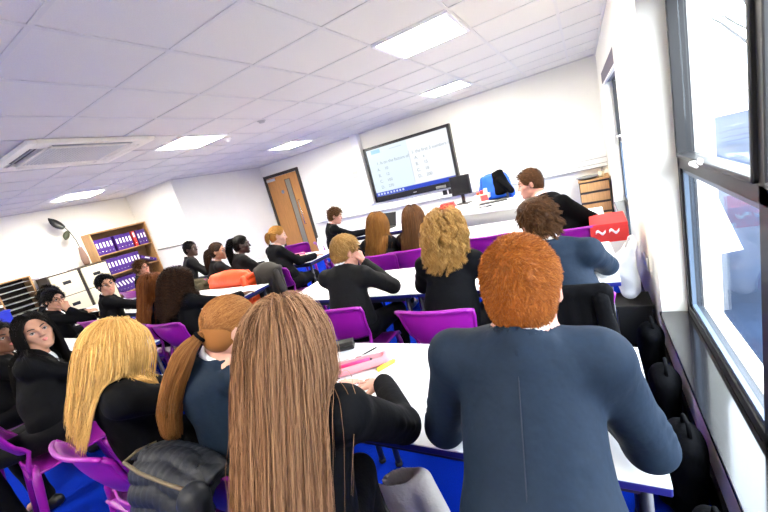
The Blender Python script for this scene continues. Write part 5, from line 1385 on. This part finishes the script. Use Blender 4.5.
person('girl with long auburn ponytail in navy blazer, leaning forward', dict(H=(-1.125, .745, 1.185), P=(-1.22, .74, .55), legyaw=22, N=(-1.205, .685, 1.045), SL=(-1.365, .645, 1.0), SR=(-1.105, .69, 1.005), hw=.135, k=.9, yaw=-8, head=(-24, 18, 4), skin=SK['fair'], blazer=NAVY, h=.0055, EL=(-1.44, .82, .79), ER=(-1.09, .9, .79), face=True, **LT),
    dict(kind='pony', n=2600, rad=.0008, nt=1700, tw=.040, tie=(0.02, -.112, -.01), tail=[(-.03, -.05, -.03), (-.075, -.09, -.11), (-.12, -.12, -.20), (-.145, -.13, -.28), (-.15, -.12, -.32)], cap=.004, ch=.005, cap_rnd=.45), HM['auburn'])
person('girl with long straight blonde hair and black blazer', dict(H=(-1.645, .60, 1.165), P=(-1.79, .67, .55), N=(-1.68, .57, 1.02), hw=.135, yaw=-22, head=(-12, 14, 4), skin=SK['fair'], blazer=BLK, h=.0055, EL=(-1.74, .80, .79), ER=(-1.47, .82, .79), **LT),
    dict(kind='long', n=3400, rad=.0009, len=.375, steps=36, part=0, back=.6, infl=.007, grav=.42, stiff=.7, noise=.04, clump=14, clamt=.4, ragged=.08, cap_rnd=.5, dside=-.12, drift=.2, fan=.2), HM['blonde'])
person('dark-haired girl in black blazer turning to look at the camera', dict(H=(-3.05, .755, 1.165), P=(-2.88, .63, .55), N=(-3.04, .70, 1.01), hw=.14, yaw=-30, head=(-94, -2, 8), skin=SK['tan'], blazer=BLK, h=.006, gaze=(-8, 2), EL=(-3.12, .90, .79), ER=(-2.87, .84, .80), WR=(-2.98, 1.03, .77), WL=(-3.10, 1.08, .77), legyaw=128),
    dict(kind='long', n=3000, rad=.0011, len=.50, steps=40, part=0.0, back=.25, drift=0.0, fringe=-.022, infl=.007, grav=.42, stiff=.7, noise=.03, clump=12, clamt=.45, cap_rnd=.4), HM['black'])
person('person at the picture edge, only a brown cheek and dark hair in view', dict(H=(-3.72, .735, 1.13), P=(-3.72, .60, .55), yaw=-20, head=(-70, 5, 0), skin=SK['brown'], h=.009),
    dict(kind='short', n=700, rad=.0014, len=.04, comb=(0, -.1, -.5)), HM['black'])
# ---- second row, window side
person('short blond boy in charcoal blazer with hand on his face', dict(H=(-1.475, 1.96, 1.125), P=(-1.47, 1.86, .55), N=(-1.485, 1.91, .975), SL=(-1.645, 1.90, .93), SR=(-1.335, 1.90, .93), yaw=-4, head=(-30, 14, 3), skin=SK['pink'], blazer=GRY, h=.0058, ER=(-1.235, 2.06, .765), WR=(-1.40, 2.03, .985), EL=(-1.68, 2.08, .77), WL=(-1.52, 2.25, .765),
    hands={'R': dict(d=(-.12, .05, 1), n=(-.9, -.25, 0), curl=1.1)}, **LT),
    dict(kind='short', n=3200, rad=.001, len=.032, lift=.35, comb=(.1, .35, -.45), mess=.18, fade=-.03, cap=.006, ch=.005, clump=8, topl=.5, cap_rnd=.35), HM['sandy'])
person('girl with shoulder-length wavy blonde hair in black blazer', dict(H=(-.75, 1.985, 1.14), P=(-.75, 1.79, .55), N=(-.75, 1.93, .985), hw=.15, head=(2, 8, 0), skin=SK['fair'], blazer=BLK, h=.006, face=False, EL=(-.985, 2.02, .77), ER=(-.52, 2.02, .77)),
    dict(kind='wavy', n=3200, rad=.0013, len=.235, steps=28, back=.2, infl=.016, grav=.32, stiff=.74, noise=.09, clump=26, clamt=.72, wave=(.016, 2.4), cap=.016, cap_rnd=.45), HM['curlb'])
person('brown-haired boy in navy blazer leaning left at the desk', dict(H=(-.255, 1.985, 1.135), P=(-.14, 1.90, .55), N=(-.205, 1.955, .975), SL=(-.335, 1.96, .93), SR=(-.035, 1.93, .935), yaw=8, head=(30, 18, -6), skin=SK['fair'], blazer=NAVY, h=.006, ER=(.035, 2.12, .775), WR=(-.06, 2.28, .765), EL=(-.38, 2.15, .775), WL=(-.2, 2.3, .765)),
    dict(kind='short', n=2600, rad=.0013, len=.05, lift=.3, comb=(.2, -.1, -.5), mess=.22, cap=.012, curl=.2, clump=14, clamt=.6, cap_rnd=.3), HM['mid'])
# ---- second row, far side
person('girl with dark curly hair, hand on the desk beside orange coat', dict(H=(-3.20, 1.785, 1.105), P=(-3.10, 1.72, .55), N=(-3.18, 1.74, .96), hw=.14, yaw=-6, head=(-14, 14, 0), skin=SK['brown'], blazer=BLK, h=.007, face=False, ER=(-2.98, 1.96, .78), WR=(-2.95, 2.17, .77)),
    dict(kind='curly', n=1500, rad=.0017, len=.36, steps=40, back=.5, infl=.012, grav=.4, stiff=.7, noise=.07, clump=10, clamt=.5, wave=(.020, 11), cap=.016), HM['darkbrown'])
person('girl with long straight red-brown hair, next to curly haired girl', dict(H=(-3.56, 1.755, 1.105), P=(-3.58, 1.72, .55), hw=.135, yaw=0, head=(10, 10, 0), skin=SK['fair'], blazer=BLK, h=.008, face=False),
    dict(kind='long', n=1300, rad=.0016, len=.42, steps=34, back=.5, infl=.008, grav=.42, noise=.03, clump=10), HM['red'])
person('black-haired boy in black blazer looking back over his shoulder', dict(H=(-4.80, 1.90, 1.15), P=(-4.72, 1.82, .55), yaw=-25, head=(-95, 2, 4), skin=SK['tan'], blazer=BLK, h=.007, ER=(-4.55, 2.05, .78), WR=(-4.5, 2.25, .77)),
    dict(kind='short', n=1500, rad=.0015, len=.04, lift=.25, comb=(0, .4, -.3), mess=.15, fade=-.05, cap=.010, clump=8), HM['black'])
person('boy with black hair and glasses resting a hand on his chin', dict(H=(-5.24, 1.555, 1.14), P=(-5.22, 1.50, .55), yaw=-30, head=(-72, 8, 0), skin=SK['tan'], blazer=BLK, h=.007, glasses=True, ER=(-5.02, 1.72, .78), WR=(-5.09, 1.59, .965), EL=(-5.35, 1.75, .78),
    hands={'R': dict(d=(-.1, .0, 1), n=(-.9, .2, 0), curl=.9)}),
    dict(kind='short', n=1500, rad=.0015, len=.04, lift=.25, comb=(0, .4, -.3), mess=.15, fade=-.05, cap=.010, clump=8), HM['black'])
person('black-haired person half hidden behind the boy with glasses', dict(H=(-5.93, 1.74, 1.135), P=(-5.95, 1.70, .55), yaw=-20, head=(-30, 10, 0), skin=SK['tan'], blazer=BLK, h=.009),
    dict(kind='short', n=800, rad=.0018, len=.05, comb=(0, .3, -.3), cap=.010), HM['black'])
# ---- third row
person('strawberry blonde girl in black blazer near the wooden door', dict(H=(-3.33, 3.20, 1.165), P=(-3.18, 3.05, .55), legyaw=14, yaw=-20, hw=.14, head=(-48, 14, 0), skin=SK['fair'], blazer=BLK, h=.008, ER=(-3.06, 3.14, .80), WR=(-3.02, 3.40, .77), **LT),
    dict(kind='pony', n=1200, rad=.0016, nt=350, tw=.03, tie=(0, -.10, .03), tail=[(-.01, -.04, -.01), (-.02, -.05, -.06), (-.02, -.04, -.13)], cap=.002), HM['straw'])
person('girl with long black braids in black blazer, grey coat to her right', dict(H=(-3.85, 3.06, 1.155), P=(-3.75, 2.98, .55), yaw=-18, hw=.14, head=(-45, 8, 0), skin=SK['dark'], blazer=GRY, h=.008, lips=MAT['lips_dark']),
    dict(kind='pony', n=1200, rad=.0018, nt=500, tw=.05, tie=(0, -.08, .085), tail=[(-.02, -.06, -.02), (-.05, -.09, -.12), (-.06, -.09, -.25), (-.06, -.08, -.36)], cap=.002), HM['black'])
person('girl with long dark ponytail and glasses beside the braids girl', dict(H=(-4.25, 2.995, 1.135), P=(-4.45, 2.95, .55), yaw=-25, hw=.135, head=(-62, 4, 0), skin=SK['tan'], blazer=GRY, h=.008, glasses=True),
    dict(kind='pony', n=1300, rad=.0018, nt=600, tw=.06, tie=(0, -.09, .03), tail=[(-.03, -.03, -.02), (-.06, -.05, -.10), (-.07, -.05, -.22), (-.07, -.05, -.34)], cap=.003), HM['darkbrown'])
person('boy with short black hair and glasses by the grey wall', dict(H=(-5.30, 3.31, 1.20), P=(-5.30, 3.08, .55), yaw=-30, head=(-70, 5, 0), skin=SK['dark'], blazer=GRY, h=.008, glasses=True, lips=MAT['lips_dark']),
    dict(kind='crop', n=1300, rad=.0016, len=.012, comb=(0, 0, -.1), fade=-.03, cap=.007), HM['black'])
person('brown-haired boy in front of the bookcase, facing the window', dict(H=(-5.90, 2.85, 1.12), P=(-5.92, 2.80, .55), yaw=-40, head=(-75, 6, 6), skin=SK['pink'], blazer=BLK, h=.008),
    dict(kind='short', n=1000, rad=.0018, len=.045, comb=(0, .3, -.4), cap=.009), HM['mid'])
person('girl with long golden brown hair under the screen, farther from window', dict(H=(-1.89, 3.17, 1.085), P=(-1.78, 3.08, .55), hw=.14, head=(-4, 10, 0), skin=SK['fair'], blazer=BLK, h=.008, face=False),
    dict(kind='long', n=2600, rad=.002, len=.36, steps=32, back=.5, infl=.009, grav=.4, noise=.05, clump=12, clamt=.45), HM['golden'])
person('girl with long dark brown hair under the right half of the screen', dict(H=(-1.48, 3.16, 1.085), P=(-1.48, 3.10, .55), hw=.14, head=(4, 10, 0), skin=SK['fair'], blazer=BLK, h=.008, face=False),
    dict(kind='long', n=2600, rad=.002, len=.38, steps=32, back=.5, infl=.009, grav=.42, noise=.04, clump=12, clamt=.45), HM['mid'])
person('laughing boy in black jumper turned sideways before the teacher desk', dict(H=(-.42, 3.34, 1.175), P=(-.18, 3.15, .55), N=(-.335, 3.26, 1.0), SL=(-.42, 3.38, .955), SR=(-.20, 3.16, .965), yaw=40, head=(100, 6, 4), skin=SK['pink'], blazer=MAT['black_cloth'], crew=True, smile=.8, bulk=1.22, h=.0065, ER=(-.02, 3.22, .78), WR=(-.12, 3.42, .77), EL=(-.50, 3.52, .78), WL=(-.40, 3.60, .77)),
    dict(kind='short', n=2200, rad=.0011, len=.030, lift=.45, comb=(0, .5, .05), mess=.2, fade=.015, cap=.007, clump=7, cap_rnd=.35), HM['mid'])
person('boy with short brown hair using a laptop beside the door', dict(H=(-3.16, 4.20, 1.165), P=(-3.29, 4.22, .55), yaw=-45, head=(-62, 18, 0), skin=SK['pink'], blazer=BLK, h=.008, ER=(-2.98, 4.22, .82), WR=(-2.86, 4.60, .775)),
    dict(kind='short', n=1300, rad=.0016, len=.04, lift=.5, comb=(0, .3, -.3), fade=-.01, cap=.008), HM['mid'])
